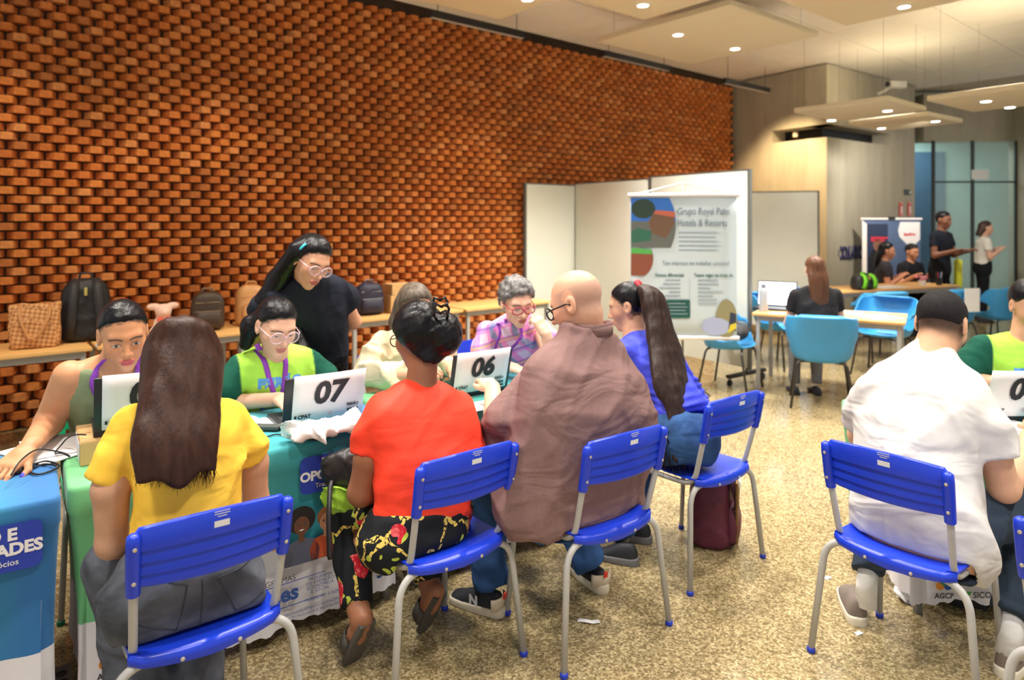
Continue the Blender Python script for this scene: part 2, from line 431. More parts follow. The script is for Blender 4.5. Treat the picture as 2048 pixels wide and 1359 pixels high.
for r in range(int(4.0/RB)):
    for c in range(int(11.75/PB)):
        t = -1.15+(c+(.5 if r % 2 else 0))*PB
        z = .04+r*RB
        p = wl(t, WALL_N, z); px = CX+F*p.x/p.y; py = HOR-(p.z-H)*F/p.y
        vis = -20 < px < 1500 and -10 < py and z > .8
        cand.append((0 if vis else 1, p.length, t, z))
cand.sort()
rest = [MB() for _ in bmats]
for i, (nv, d, t, z) in enumerate(cand):
    k = random.randrange(14); jt = random.uniform(-.004, .004); jn = random.uniform(-.006, .006)
    if i < 300:
        o = link('brick', bmes[k], None, wall, (t+jt, .05+jn, z))
    else:
        me = bmes[k]; rest[k % len(bmats)].add([v.co+Vector((t+jt, .05+jn, z)) for v in me.vertices], [list(f.vertices) for f in me.polygons])
tot = MB(); mi = []
for i, b in enumerate(rest):
    tot.add(b.v, b.f); mi += [i]*len(b.f)
me = tot.me('brick_courses'); [me.materials.append(m) for m in bmats]; me.polygons.foreach_set('material_index', mi)
tag(link('brick_courses', me, None, wall), kind='stuff')
# ------------------------------------------------------------------ setting: concrete, ceiling
def concrete():
    m = bpy.data.materials.new('board_marked_concrete'); m.use_nodes = True; nt = m.node_tree; b = nt.nodes['Principled BSDF']; L = nt.links.new
    tc = nd(nt, 'ShaderNodeTexCoord'); mp = nd(nt, 'ShaderNodeMapping'); mp.inputs['Scale'].default_value = (3, 3, .5); L(tc.outputs['Object'], mp.inputs[0])
    n = nd(nt, 'ShaderNodeTexNoise', i_Scale=1.6, i_Detail=7.0, i_Roughness=.65); L(mp.outputs[0], n.inputs['Vector'])
    cr = nd(nt, 'ShaderNodeValToRGB'); e = cr.color_ramp.elements
    e[0].position = .3; e[0].color = (*lin((160, 154, 135)), 1); e[1].position = .72; e[1].color = (*lin((180, 174, 154)), 1)
    L(n.outputs['Fac'], cr.inputs[0]); L(cr.outputs[0], b.inputs['Base Color']); b.inputs['Roughness'].default_value = .85
    bp = nd(nt, 'ShaderNodeBump', i_Strength=.3, i_Distance=.01); L(n.outputs['Fac'], bp.inputs['Height']); L(bp.outputs[0], b.inputs['Normal'])
    return m
CONC = concrete()
def wallseg(mb, a, b, s0, s1, z0, z1, th=.35):
    a = Vector((*a, 0)); b = Vector((*b, 0)); d = (b-a); n = Vector((-d.y, d.x, 0)).normalized()
    p = a+d*s0; q = a+d*s1
    vs = [p+Vector((0, 0, z0)), q+Vector((0, 0, z0)), q+n*th+Vector((0, 0, z0)), p+n*th+Vector((0, 0, z0))]
    mb.add(vs+[v+Vector((0, 0, z1-z0)) for v in vs], [[3, 2, 1, 0], [4, 5, 6, 7], [0, 1, 5, 4], [1, 2, 6, 5], [2, 3, 7, 6], [3, 0, 4, 7]])
L0, CC, RR = (3.82, 11.95), (4.81, 10.43), (7.2, 12.2)
cw = MB()
for (a, b, s0, s1) in ((L0, CC, .467, 1), (CC, RR, 0, .674)):
    wallseg(cw, a, b, s0, s1, 0, 2.93); wallseg(cw, a, b, s0, s1, 3.13, CEIL)
wallseg(cw, L0, CC, -.3, .467, 0, CEIL); wallseg(cw, CC, RR, .674, 1, 0, CEIL)
struct(cw.build('wall_concrete', CONC))
sl = MB(); wallseg(sl, (4.5, 11.6), (4.95, 10.9), 0, 1, 2.9, 3.16, .05); wallseg(sl, (4.95, 10.9), (6.6, 12.1), 0, 1, 2.9, 3.16, .05)
struct(sl.build('wall_slot', mat('slot_dark', (18, 18, 24), .5)))
tag(MB().lathe([(.035, 0), (.04, .01), (.04, .075), (.03, .085)], at(1597, 272, 10.92)+Vector((0, .12, .0))).build('wall_sensor', mat('sensor_cream', (226, 214, 184), .4), smooth=False),
    'small cream sensor cup standing in the dark slot of concrete wall', 'sensor')
ret = MB(); wallseg(ret, RR, (7.9, 13.4), 0, 1, 0, CEIL, .3); wallseg(ret, (7.75, 12.85), (11.5, 12.85), 0, 1, 3.15, CEIL, .3); wallseg(ret, (9.42, 12.55), (11.6, 12.55), 0, 1, 0, CEIL, .4)
struct(ret.build('wall_return', CONC))
far = MB(); wallseg(far, (6.5, 15.4), (13, 15.4), 0, 1, 0, CEIL, .2)
struct(far.build('wall_corridor', mat('corridor_grey_green', (150, 176, 166), .6, var=.08, vscale=2)))
struct(MB().box((9.15, 15.3, 1.6), (1.1, .06, 3.2)).build('door_1', mat('corridor_blue_door', (58, 84, 104), .5, var=.1, vscale=2)))
glassm = mat('glass_pane', (196, 226, 222), .03, alpha=.22, spec=.6)
gd = empty('window_1', (8.65, 12.75, 0)); struct(gd)
for (x, w_) in ((-.42, .66), (.36, .74)):
    MB().box((x, 0, 1.58), (w_, .02, 3.12)).build('pane', glassm, gd)
gf = mat('dark_steel', (70, 74, 72), .4, .6)
for x in (-.78, -.05, .76): MB().box((x, 0, 1.58), (.045, .05, 3.14)).build('window_frame', gf, gd)
MB().box((0, 0, 2.38), (1.54, .04, .03)).build('transom', gf, gd)
tag(MB().box(at(1960, 349, 12.7), (.32, .012, .18), bev=.004).build('glass_notice', mat('notice_white', (226, 230, 228), .5)),
    'white paper notice stuck high on the glass door', 'notice')
lamp('AREA', (8.7, 14.2, 3.6), 55, (.78, .95, 1.0), 1.2, (8.7, 14.2, 0))
# ceiling: tiles and slab
cl = struct(MB().box((2.5, 6.5, CEIL+.17), (21, 19, .2)).build('ceiling', mat('ceiling_slab', (200, 190, 172), .9)))
tile_m = mat('ceiling_tile_white', (246, 242, 232), .9, var=.03, vscale=3)
tme = MB().box((0, 0, 0), (1.232, 1.232, .05)).me('tile')
for i in range(-4, 9):
    for j in range(-1, 12):
        p = W*(i*1.244+3.2)+N*(j*1.244+1.0)
        if -4 < p.x < 12.5 and -1.5 < p.y < 15.5 and j*1.244+1.0 < WALL_N-.56: link('tile', tme, tile_m, cl, (p.x, p.y, CEIL+.0449), A_WALL)
# ------------------------------------------------------------------ suspended acoustic panels with downlights
felt = mat('acoustic_felt', (226, 214, 184), .95, bump=.3, bscale=200)
bulb = mat('lamp_glow', (255, 246, 230), .4, emit=((255, 246, 228), 16)); ringm = mat('lamp_ring', (235, 230, 220), .4)
wire = mat('steel_wire', (120, 112, 96), .4, .5)
def panel(cx_, cy_, z, size, lights, rz, label):
    e = empty('acoustic_panel', (cx_, cy_, z), rz, label, 'ceiling panel', 'suspended acoustic panels')
    MB().box((0, 0, .03), (size, size, .06), bev=.012).build('board', felt, e, sharp=40)
    for sx in (-1, 1):
        for sy in (-1, 1):
            MB().tube([(sx*size*.42, sy*size*.42, .06), (sx*size*.42, sy*size*.42, CEIL+.018-z)], .0014, 5).build('cable', wire, e)
    c, s = math.cos(-rz), math.sin(-rz)
    for (lx, ly) in lights:
        dx, dy = lx-cx_, ly-cy_; x, y = dx*c-dy*s, dx*s+dy*c
        l = MB().lathe([(.052, 0), (.052, -.006), (.062, -.007), (.066, -.001), (.066, .002)], (x, y, 0), 24).build('downlight', ringm, e, smooth=False)
        MB().lathe([(.05, -.0075), (.03, -.0085), (.001, -.009)], (x, y, 0), 24).build('bulb', bulb, l)
RZP = math.atan2(1.05, 1.28)
def zl(px, py, z): Y = (z-H)*F/(HOR-py); return ((px-CX)*Y/F, Y)
panel(2.1, 7.38, 3.6, 1.66, [zl(1356, 69, 3.6), zl(1470, 97, 3.6)], RZP, 'square beige acoustic panel with two downlights hung before end of brick wall')
panel(-.24, 5.5, 3.6, 1.66, [zl(1055, -2, 3.6)], RZP, 'square beige acoustic panel hung closest to the brick wall')
panel(1.22, 5.97, 3.6, 1.0, [zl(1286, 10, 3.6)], RZP, 'beige acoustic panel between the wall-side panel and the one over whiteboards')
panel(3.25, 5.72, 3.6, 1.66, [zl(1808, 13, 3.6)], RZP, 'beige acoustic panel hung high above the blue armchairs')
panel(4.33, 8.5, 3.0, 1.12, [zl(1663, 240, 3.0), zl(1775, 221, 3.0)], RZP, 'low beige acoustic panel with two downlights beside the concrete corner')
panel(5.5, 9.55, 3.0, 1.05, [zl(1763, 256, 3.0), zl(1871, 242, 3.0)], RZP-.06, 'low beige acoustic panel tucked behind another in front of dark slot')
panel(5.62, 7.62, 3.0, 1.3, [zl(1972, 202, 3.0), zl(2020, 214, 3.0)], RZP-.05, 'low beige acoustic panel hung towards the glass door')
blk = mat('black_aluminium', (26, 26, 30), .45)
for i, (p0, p1, q0, q1, where) in enumerate([((859, 28), (1047, 70), 7.23, 8.08, 'over the long brick wall'), ((1206, 110), (1338, 134), 8.97, 9.87, 'halfway along the brick wall'), ((1448, 162), (1537, 180), 10.0, 10.75, 'at the concrete end of brick wall')]):
    a = at(*p0, q0); b = at(*p1, q1); mid = (a+b)/2; d = b-a
    e = empty('linear_light', mid, math.atan2(d.y, d.x), 'black linear light fixture hung under the ceiling '+where, 'light fixture', 'black linear fixtures')
    MB().box((0, 0, 0), (d.length, .07, .075), bev=.005).build('housing', blk, e)
    MB().box((0, 0, -.039), (d.length-.03, .05, .006)).build('diffuser', mat('diffuser_grey', (196, 190, 178), .4), e)
    for sx in (-1, 1): MB().tube([(sx*d.length*.42, 0, .035), (sx*d.length*.42, 0, CEIL+.015-mid.z)], .004, 6).build('cable', blk, e)
# security camera on the concrete
c0 = at(1786, 172, 10.75); e = empty('security_camera', c0, .3, 'white security camera on bracket below ceiling on concrete wall', 'camera')
whp = mat('white_plastic', (226, 224, 216), .4)
MB().tube([(-.1, .2, -.1), (-.06, .1, -.06), (0, 0, 0)], .02, 8).build('bracket', whp, e, True)
MB().box((.05, -.02, .02), (.3, .12, .11), bev=.02).build('housing', whp, e, sharp=40)
MB().lathe([(.04, 0), (.045, .02), (.03, .03)], (-.11, -.02, .02), 16, Matrix.Rotation(-math.pi/2, 3, 'Y')).build('lens', blk, e)
# letters and signs on the concrete
cdir = Vector((RR[0]-CC[0], RR[1]-CC[1], 0)).normalized(); cn = Vector((cdir.y, -cdir.x, 0))
def onwall(px):
    k = (px-CX)/F; s = (CC[0]-k*CC[1])/(k*(RR[1]-CC[1])-(RR[0]-CC[0])); return Vector((CC[0]+s*(RR[0]-CC[0]), CC[1]+s*(RR[1]-CC[1]), 0))
p = onwall(1674); p.z = H-(518-HOR)*p.y/F
le = empty('wall_lettering', p+cn*.02, 0, 'dark blue raised letters on the concrete wall', 'lettering')
me = text_me('CO.LABORA', .27, .012, 0, 'LEFT', .95)
for v in me.vertices: v.co.x *= .72
o = stamp('letters', me, mat('letter_blue', (44, 44, 92), .5), le, frame((0, 0, 0), cdir, (0, 0, 1)))
sm = o.modifiers.new('depth', 'SOLIDIFY'); sm.thickness = .03
redm = mat('safety_red', (214, 62, 44), .5); whm = mat('print_white', (240, 240, 238), .6)
for px, lab in ((1800, 'red fire safety sign on concrete wall beside its twin, farther from glass'), (1817, 'red fire safety sign on concrete wall nearer the glass door')):
    p = onwall(px); p.z = H-(418-HOR)*p.y/F
    e = empty('fire_sign', p+cn*.02, 0, lab, 'sign', 'red fire signs')
    M = frame((0, 0, 0), cdir, (0, 0, 1))
    MB().prism(rrect(.125, .24, .01), -.006, .006, M).build('plate', redm, e)
    stamp('pictogram', flat([(-.02, -.08), (.03, -.08), (.03, .03), (.01, .06), (-.01, .06), (-.03, .03)]), whm, e, M @ Matrix.Translation((0, 0, .008)))
    stamp('border', mesh('border', [(sx*a, sy*b, 0) for a, b in ((.056, .112), (.05, .104)) for sx, sy in ((-1, -1), (1, -1), (1, 1), (-1, 1))], [[0, 1, 5, 4], [1, 2, 6, 5], [2, 3, 7, 6], [3, 0, 4, 7]]), whm, e, M @ Matrix.Translation((0, 0, .008)))
p = onwall(1813); p.z = H-(384-HOR)*p.y/F
e = empty('exit_sign', p+cn*.02, 0, 'small dark plate with pale arrow above the red fire signs', 'sign'); M = frame((0, 0, 0), cdir, (0, 0, 1))
MB().prism(rrect(.23, .09, .008), -.006, .006, M).build('plate', mat('sign_dark', (66, 76, 78), .5), e)
stamp('pictogram', flat([(.05, -.025), (.1, -.025), (.1, .03), (.08, .03), (.05, 0)]), whm, e, M @ Matrix.Translation((0, 0, .008)))
# ------------------------------------------------------------------ mobile partition boards
pbm = mat('partition_laminate', (226, 230, 220), .35, var=.02, vscale=2); edg = mat('partition_edge', (112, 118, 116), .4, .3); castm = mat('castor_black', (24, 24, 26), .4)
def partition(a, b, z0, z1, label, group, feet=(1,)):
    a = Vector((*a, 0)); b = Vector((*b, 0)); d = b-a; L_ = d.length
    e = empty('partition_board', (a+b)/2, math.atan2(d.y, d.x), label, 'partition', group)
    MB().box((0, 0, (z0+z1)/2), (L_-.04, .036, z1-z0-.03), bev=.004).build('board', pbm, e, sharp=40)
    for s in (-1, 1): MB().box((s*(L_/2-.012), 0, (z0+z1)/2), (.024, .044, z1-z0)).build('edge_post', edg, e)
    MB().box((0, 0, z1-.008), (L_-.05, .042, .016)).build('edge_rail', edg, e)
    for s in feet:
        MB().box((s*(L_/2-.05), 0, .1), (.05, .6, .035), bev=.005).build('foot', castm, e)
        for y in (-.27, .27):
            c = MB().lathe([(.02, -.012), (.034, -.01), (.034, .01), (.02, .012)], (s*(L_/2-.05), y, .036), 14, Matrix.Rotation(math.pi/2, 3, 'Y')).build('castor', castm, e)
            MB().tube([(s*(L_/2-.05), y, .04), (s*(L_/2-.05), y, .09)], .01, 6).build('castor_stem', edg, c)
        MB().tube([(s*(L_/2-.05), 0, .09), (s*(L_/2-.05), 0, z0+.02)], .014, 8).build('foot_post', edg, e)
R0 = Vector((2.40, 6.86, 0)); Pm = R0+V*1.343; Pc = R0+V*2.69; Pl = Pc-U*.84
partition(R0.xy, Pm.xy, .14, 2.16, 'tall pale partition board on castors behind hanging hotel banner', 'pale partition boards', (-1,))
partition(Pm.xy, Pc.xy, .14, 2.14, 'pale partition board in the middle of the folding row', 'pale partition boards', ())
partition(Pl.xy, Pc.xy, .14, 2.12, 'narrow pale partition board folded towards the brick wall', 'pale partition boards', (-1,))
wb = (Vector((2.95, 9.98, 0)), Vector((4.33, 9.62, 0)))
partition(wb[0].xy, wb[1].xy, .14, 2.07, 'cream whiteboard standing in front of the lit concrete wall', 'pale partition boards', (1, -1))
# ------------------------------------------------------------------ banner hung on the partition
b0 = Vector((1.07, 6.17, 0)); b1 = Vector((2.02, 6.13, 0))
e = empty('hanging_banner', ((b0+b1)/2).xy.to_3d()+Vector((0, 0, .584)), 0, 'pale blue hotel recruitment banner on a stand before partition boards', 'banner')
bw = 1.505; bh = 1.47; M = frame((0, 0, 0), b1-b0, (0, 0, 1)) @ Matrix.Diagonal((.951/1.505, 1.284/1.47, 1, 1))
skym = mat('banner_pale_blue', (206, 222, 232), .6)
vs, fs = grid_shell(lambda a, b: (bw*(a-.5), bh*b, .012*math.sin(a*3.1)*math.sin(b*3)), 8, 8, .002)
MB().add([M @ v for v in vs], fs).build('sheet', skym, e, True)
for z in (0, bh): MB().tube([M @ Vector((-bw/2-.03, z, 0)), M @ Vector((bw/2+.03, z, 0))], .02, 10).build('rod', mat('rod_white', (238, 236, 240), .35), e, True)
apx = M @ Vector((0, bh+.13, -.02))
pol = mat('stand_grey', (110, 112, 114), .4, .5); MB().tube([(0, .03, -.4), (0, .03, 1.3)], .011, 8).build('pole', pol, e, True)
for a in (30, 150, 270): MB().tube([(0, .03, -.3), (.34*math.cos(math.radians(a)), .03+.34*math.sin(math.radians(a)), -.576)], .009, 8).build('stand_leg', pol, e, True)
for s in (-1, 1): MB().tube([M @ Vector((s*bw/2*.96, bh, 0)), apx], .009, 6).build('cord', mat('cord_white', (220, 216, 214), .6), e)
MB().tube([M @ Vector((0, bh, 0)), apx], .011, 6).build('strap', MATS['cord_white'], e)
def pr(poly, m, z=.016, name='print'): return stamp(name, flat(poly), m, e, M @ Matrix.Translation((0, 0, z)))
def clip_disc(cx, cy, r, y0, y1, x0=-bw/2+.004):
    pts = []
    n = 18
    for k in range(n+1):
        y = y0+(y1-y0)*k/n; d = r*r-(y-cy)**2
        pts.append((max(cx+math.sqrt(max(d, 0)), x0), y))
    return [(x0, y0)]+pts+[(x0, y1)]
X0 = -bw/2
dk_ = mat('print_slate', (126, 146, 162), .6); gr_ = mat('print_grey', (150, 168, 182), .6); gn_ = mat('print_deep_green', (22, 88, 82), .6)
pr(clip_disc(X0+.2, 1.17, .44, 1.2, bh-.03), mat('photo_sky_blue', (52, 116, 206), .6))
pr(clip_disc(X0+.2, 1.17, .44, .93, 1.2), mat('photo_grey_road', (104, 110, 106), .6))
pr(ell(.17, .1, X0+.18, 1.33), mat('photo_tree_green', (44, 66, 58), .6), .0165)
pr([(X0+.25, 1.2), (X0+.34, 1.3), (X0+.62, 1.3), (X0+.62, 1.18), (X0+.5, 1.02), (X0+.3, 1.08)], mat('photo_brown', (116, 88, 70), .6), .0165)
pr([(X0+.32, 1.28), (X0+.36, 1.315), (X0+.62, 1.3), (X0+.63, 1.24)], mat('photo_roof_red', (196, 106, 84), .6), .017)
pr([(X0+.01, .98), (X0+.28, 1.0), (X0+.3, 1.1), (X0+.1, 1.13), (X0+.01, 1.1)], mat('photo_hedge', (52, 110, 92), .6), .0165)
pr(clip_disc(X0+.13, .82, .19, .64, .9), mat('photo_brick_red', (140, 78, 58), .6), .0168)
pr([(X0+.005, .87), (X0+.31, .86), (X0+.3, .91), (X0+.005, .93)], mat('photo_lime', (88, 176, 88), .6), .0172)
for tx, y, sz, m_ in (('Grupo Royal Palm', 1.27, .1, dk_), ('Hotels & Resorts', 1.15, .1, dk_)):
    stamp('lettering', text_me(tx, sz, .001, 0, 'LEFT'), m_, e, M @ Matrix.Translation((X0+.66, y, .018)))
stamp('lettering', text_me('Tem interesse em trabalhar conosco?', .062, .0005), dk_, e, M @ Matrix.Translation((.17, .75, .018)))
for tx, x in (('Nossos diferenciais', -.2), ('Temos vagas nas áreas de:', .42)):
    stamp('lettering', text_me(tx, .052, .0008), gn_, e, M @ Matrix.Translation((x, .63, .018)))
rr_ = random.Random(3)
for k in range(7):
    for x0, al in ((-.05, -1), (.2, 1)):
        wv = rr_.uniform(.16, .38); pr([(x0, .59-k*.04), (x0+al*wv, .59-k*.04), (x0+al*wv, .602-k*.04), (x0, .602-k*.04)][::al], gr_, .017, 'text_line')
for k in range(5): pr([(X0+.68, 1.08-k*.045), (X0+.68+rr_.uniform(.5, .66), 1.08-k*.045), (X0+1.2, 1.09-k*.045), (X0+.68, 1.09-k*.045)], gr_, .017, 'text_line')
pr([(.08, .3), (.084, .3), (.084, .62), (.08, .62)], gr_, .017, 'rule')
pr(rrect(.34, .19, .02, 4, -.08, .3), gn_, .017, 'green_box')
for k in range(4): pr([(-.22, .35-k*.035), (.02+.03*(k % 2), .35-k*.035), (.02+.03*(k % 2), .358-k*.035), (-.22, .358-k*.035)], gr_, .0185, 'text_line')
pr(ell(.15, .2, bw/2-.155, .2), mat('photo_olive', (150, 146, 110), .6), .0168); pr(ell(.2, .09, bw/2-.3, .12), mat('photo_lilac', (176, 186, 222), .6), .0172)
pr([(bw/2-.13, .08), (bw/2-.02, .08), (bw/2-.02, .25), (bw/2-.1, .27)], mat('photo_navy', (52, 60, 84), .6), .0176); pr([(bw/2-.14, .05), (bw/2-.02, .1), (bw/2-.02, .16), (bw/2-.1, .14)], mat('photo_yellow', (226, 210, 60), .6), .018)
# ------------------------------------------------------------------ school chair
blue = mat('blue_plastic', (22, 58, 204), .32, var=.04, vscale=20, spec=.5); capblue = mat('foot_blue', (28, 58, 190), .45); grey = mat('grey_enamel', (178, 178, 176), .35, var=.03)
scr = mat('screw_metal', (206, 200, 186), .3, .7); stk = mat('sticker_white', (222, 226, 232), .5)
def make_chair(label, blue=blue, capblue=capblue):
    e = empty('school_chair', (0, 0, 0), 0, label, 'chair', 'blue school chairs')
    for s in (-1, 1):
        MB().tube(arc([(s*.275, -.215, .012), (s*.232, -.182, .44), (s*.0, -.172, .442)], .085, 8), .0125, 12).build('leg', grey, e, True)
        MB().tube(arc([(s*.212, .225, .012), (s*.192, .19, .432), (s*.186, -.165, .44), (s*.196, -.235, .7), (s*.198, -.252, .79)], .07, 8), .0115, 12).build('side_frame', grey, e, True)
        for (x, y, dx, dy) in ((s*.275, -.215, -s*.002, .0015), (s*.212, .225, -s*.001, -.0015)):
            MB().lathe([(.013, 0), (.015, .003), (.015, .016), (.0135, .019)], (x, y, 0), 14).build('foot_cap', capblue, e, True)
    def seat(a, b):
        x = (a-.5)*.40; k = abs(x/.2)
        rows = [(-.2, -.04), (-.203, -.022), (-.198, -.004), (-.185, .0), (-.12, -.006), (-.03, -.009), (.08, -.006), (.16, -.002), (.2, -.01), (.214, -.028)]
        f = b*(len(rows)-1); i = min(int(f), len(rows)-2); g = f-i
        y = rows[i][0]*(1-g)+rows[i+1][0]*g; z = rows[i][1]*(1-g)+rows[i+1][1]*g
        if b < .25: y -= .018*(1-k*k); z = z*(1-.35*k) if b < .24 else z
        x2 = x*(1-.05*max(0, (b-.7)/.3))
        rnd = max(0, k-.86)/.14
        y += (.02 if y < 0 else -.025)*rnd*rnd*(1 if (b < .3 or b > .8) else 0)
        return (x2, y, .462+z+.012*k*k*k)
    vs, fs = grid_shell(seat, 15, 28, .007)
    st_ = MB().add(vs, fs).build('seat', blue, e, sharp=60)
    for s in (-1, 1): MB().lathe([(.006, 0), (.006, .003), (.003, .005)], (s*.075, -.221, .437), 10, Matrix.Rotation(math.pi/2, 3, 'X')).build('screw', scr, st_)
    def yb(x, z): return -.222-.028*(1-(x/.2)**2)-.12*(z-.66)
    nx = 21; vs = []; prof = []
    zt, zb = .842, .668
    # sections across the height on the rear face: flush head, then stepped slats
    hz = [0, .03, .36, .385, .41, .57, .595, .61, .765, .79, .805, .955, 1]
    hd = [.006, .011, .013, .013, .002, .011, .011, .001, .010, .010, .0, .009, .006]
    nz = len(hz)
    for i in range(nx):
        x = (i/(nx-1)-.5)*.41; k = abs(x)/.205
        top = zt-.014*k**2-.03*max(0, (k-.9)/.1)**2; bot = zb+.004+.008*(1-k*k)*-1
        for j in range(nz):
            z = top+(bot-top)*hz[j]; vs.append((x, yb(x, z)-hd[j], z))
    o = nx*nz
    for i in range(nx):
        x = (i/(nx-1)-.5)*.41; k = abs(x)/.205
        top = zt-.014*k**2-.03*max(0, (k-.9)/.1)**2; bot = zb+.004-.008*(1-k*k)
        for j in range(nz):
            z = top+(bot-top)*hz[j]; vs.append((x, yb(x, z)+.004, z))
    fs = []
    for i in range(nx-1):
        for j in range(nz-1):
            a, b, c, d = i*nz+j, (i+1)*nz+j, (i+1)*nz+j+1, i*nz+j+1
            fs.append([d, c, b, a]); fs.append([o+a, o+b, o+c, o+d])
        fs.append([i*nz, (i+1)*nz, o+(i+1)*nz, o+i*nz]); fs.append([o+i*nz+nz-1, o+(i+1)*nz+nz-1, (i+1)*nz+nz-1, i*nz+nz-1])
    for j in range(nz-1):
        fs.append([j, o+j, o+j+1, j+1]); q = (nx-1)*nz; fs.append([q+j+1, o+q+j+1, o+q+j, q+j])
    br = MB().add(vs, fs).build('backrest', blue, e, sharp=50)
    for s in (-1, 1):
        MB().tube([(s*.1943, -.2235, .652), (s*.196, -.235, .7), (s*.198, -.252, .79), (s*.1985, -.256, .814), (s*.1986, -.2572, .821)], [.0178, .0182, .0182, .0165, .009], 14).build('sleeve', blue, br, sharp=60)
        for z in (.69, .785): MB().lathe([(.0055, 0), (.0055, .0025), (.003, .004)], (s*.197, -.2505-.19*(z-.69), z), 10, Matrix.Rotation(math.pi/2, 3, 'X')).build('screw', scr, br)
    M = frame((.012, yb(.01, .80)-.0135, .806), (1, 0, 0), (0, -.12, 1))
    stamp('sticker', flat([(-.02, -.012), (.02, -.012), (.02, .006), (-.02, .006)]), stk, br, M)
    for y, w_ in ((.024, .02), (.017, .012), (.031, .02)): stamp('sticker_line', flat([(-w_, y), (w_, y), (w_, y+.0025), (-w_, y+.0025)]), stk, br, M)
    return e
ch = [None]*6
ch[0] = make_chair('blue school chair holding the long-haired person in a yellow shirt')
spots = [((U*.417+V*2.25), A_DESK+.03, None),
         ((U*1.233+V*2.253), A_DESK+.06, 'blue school chair holding the person in red with flowered trousers'),
         ((U*1.838+V*2.086), A_DESK, 'blue school chair holding the bald person in a brown polo'),
         ((U*2.625+V*2.19), A_DESK+.03, 'blue school chair above the maroon backpack, holding the ponytailed person'),
         (Vector((1.47, 2.5, 0)), math.atan2(.629, .777)-math.pi/2, 'blue school chair holding the person in a white shirt'),
         (Vector((1.705, 1.86, 0)), math.atan2(.629, .777)-math.pi/2, 'empty blue school chair cut by the frame beside white-shirted person')]
for i, (p, a, lab) in enumerate(spots):
    o = ch[0] if i == 0 else copy_tree(ch[0])
    ch[i] = o; o.location = (p.x, p.y, 0); o.rotation_euler = (0, 0, a)
    if lab: o['label'] = lab
gch = make_chair('green school chair holding the person in olive top', mat('green_plastic', (10, 140, 92), .35), mat('foot_green', (10, 120, 80), .45)); gch.location = dk(.33, 3.52); gch.rotation_euler = (0, 0, A_DESK+math.pi); gch['group'] = 'school chairs of the helpers'; sch = [gch]
for (u_, v_, lab) in ((1.0, 3.62, 'blue school chair holding the person in lime with clear glasses'), (1.84, 3.62, 'blue school chair holding the person in beige jacket'), (2.42, 3.58, 'blue school chair holding the person in pink plaid')):
    o = copy_tree(ch[0]); o.location = dk(u_, v_); o.rotation_euler = (0, 0, A_DESK+math.pi); o['label'] = lab; sch.append(o)
o = copy_tree(ch[0]); o.location = (2.63, 3.67, 0); sch.append(o); o.rotation_euler = (0, 0, math.pi-.15); o['label'] = 'blue school chair holding the person in lime at the 04 desk'
# ------------------------------------------------------------------ desks under printed stretch covers
def cover_mat():
    m = bpy.data.materials.new('printed_cover'); m.use_nodes = True; nt = m.node_tree; b = nt.nodes['Principled BSDF']; L = nt.links.new
    tc = nd(nt, 'ShaderNodeTexCoord'); sx = nd(nt, 'ShaderNodeSeparateXYZ'); L(tc.outputs['Object'], sx.inputs[0])
    mr = nd(nt, 'ShaderNodeMapRange'); mr.inputs[1].default_value = 0; mr.inputs[2].default_value = 1.22; L(sx.outputs[0], mr.inputs[0])
    n = nd(nt, 'ShaderNodeTexNoise', i_Scale=1.5); L(tc.outputs['Object'], n.inputs['Vector'])
    ad = nd(nt, 'ShaderNodeMath', operation='MULTIPLY_ADD'); ad.inputs[1].default_value = .12; L(n.outputs['Fac'], ad.inputs[0]); L(mr.outputs[0], ad.inputs[2])
    cr = nd(nt, 'ShaderNodeValToRGB'); e = cr.color_ramp.elements
    e[0].position = .06; e[0].color = (*lin((112, 192, 128)), 1); e[1].position = 1; e[1].color = (*lin((42, 112, 178)), 1)
    for p, c in ((.22, (112, 188, 146)), (.45, (66, 166, 162)), (.75, (44, 152, 170)), (.92, (46, 130, 178))): q = e.new(p); q.color = (*lin(c), 1)
    L(ad.outputs[0], cr.inputs[0])
    wv = nd(nt, 'ShaderNodeMath', operation='SINE'); ml = nd(nt, 'ShaderNodeMath', operation='MULTIPLY'); ml.inputs[1].default_value = 4.2; L(sx.outputs[0], ml.inputs[0]); L(ml.outputs[0], wv.inputs[0])
    lm = nd(nt, 'ShaderNodeMath', operation='MULTIPLY_ADD'); lm.inputs[1].default_value = .014; lm.inputs[2].default_value = .282; L(wv.outputs[0], lm.inputs[0])
    lt = nd(nt, 'ShaderNodeMath', operation='LESS_THAN'); L(sx.outputs[2], lt.inputs[0]); L(lm.outputs[0], lt.inputs[1])
    mx = nd(nt, 'ShaderNodeMix', data_type='RGBA'); L(lt.outputs[0], mx.inputs[0]); L(cr.outputs[0], mx.inputs[6]); mx.inputs[7].default_value = (*lin((228, 226, 232)), 1)
    L(mx.outputs[2], b.inputs['Base Color']); b.inputs['Roughness'].default_value = .75; b.inputs['Sheen Weight'].default_value = .15
    return m
COVER = cover_mat(); signb = mat('print_royal_blue', (36, 62, 176), .6); txw = mat('print_offwhite', (236, 236, 240), .6); txd = mat('print_ink_blue', (56, 92, 170), .6); txk = mat('print_charcoal', (70, 72, 80), .6)
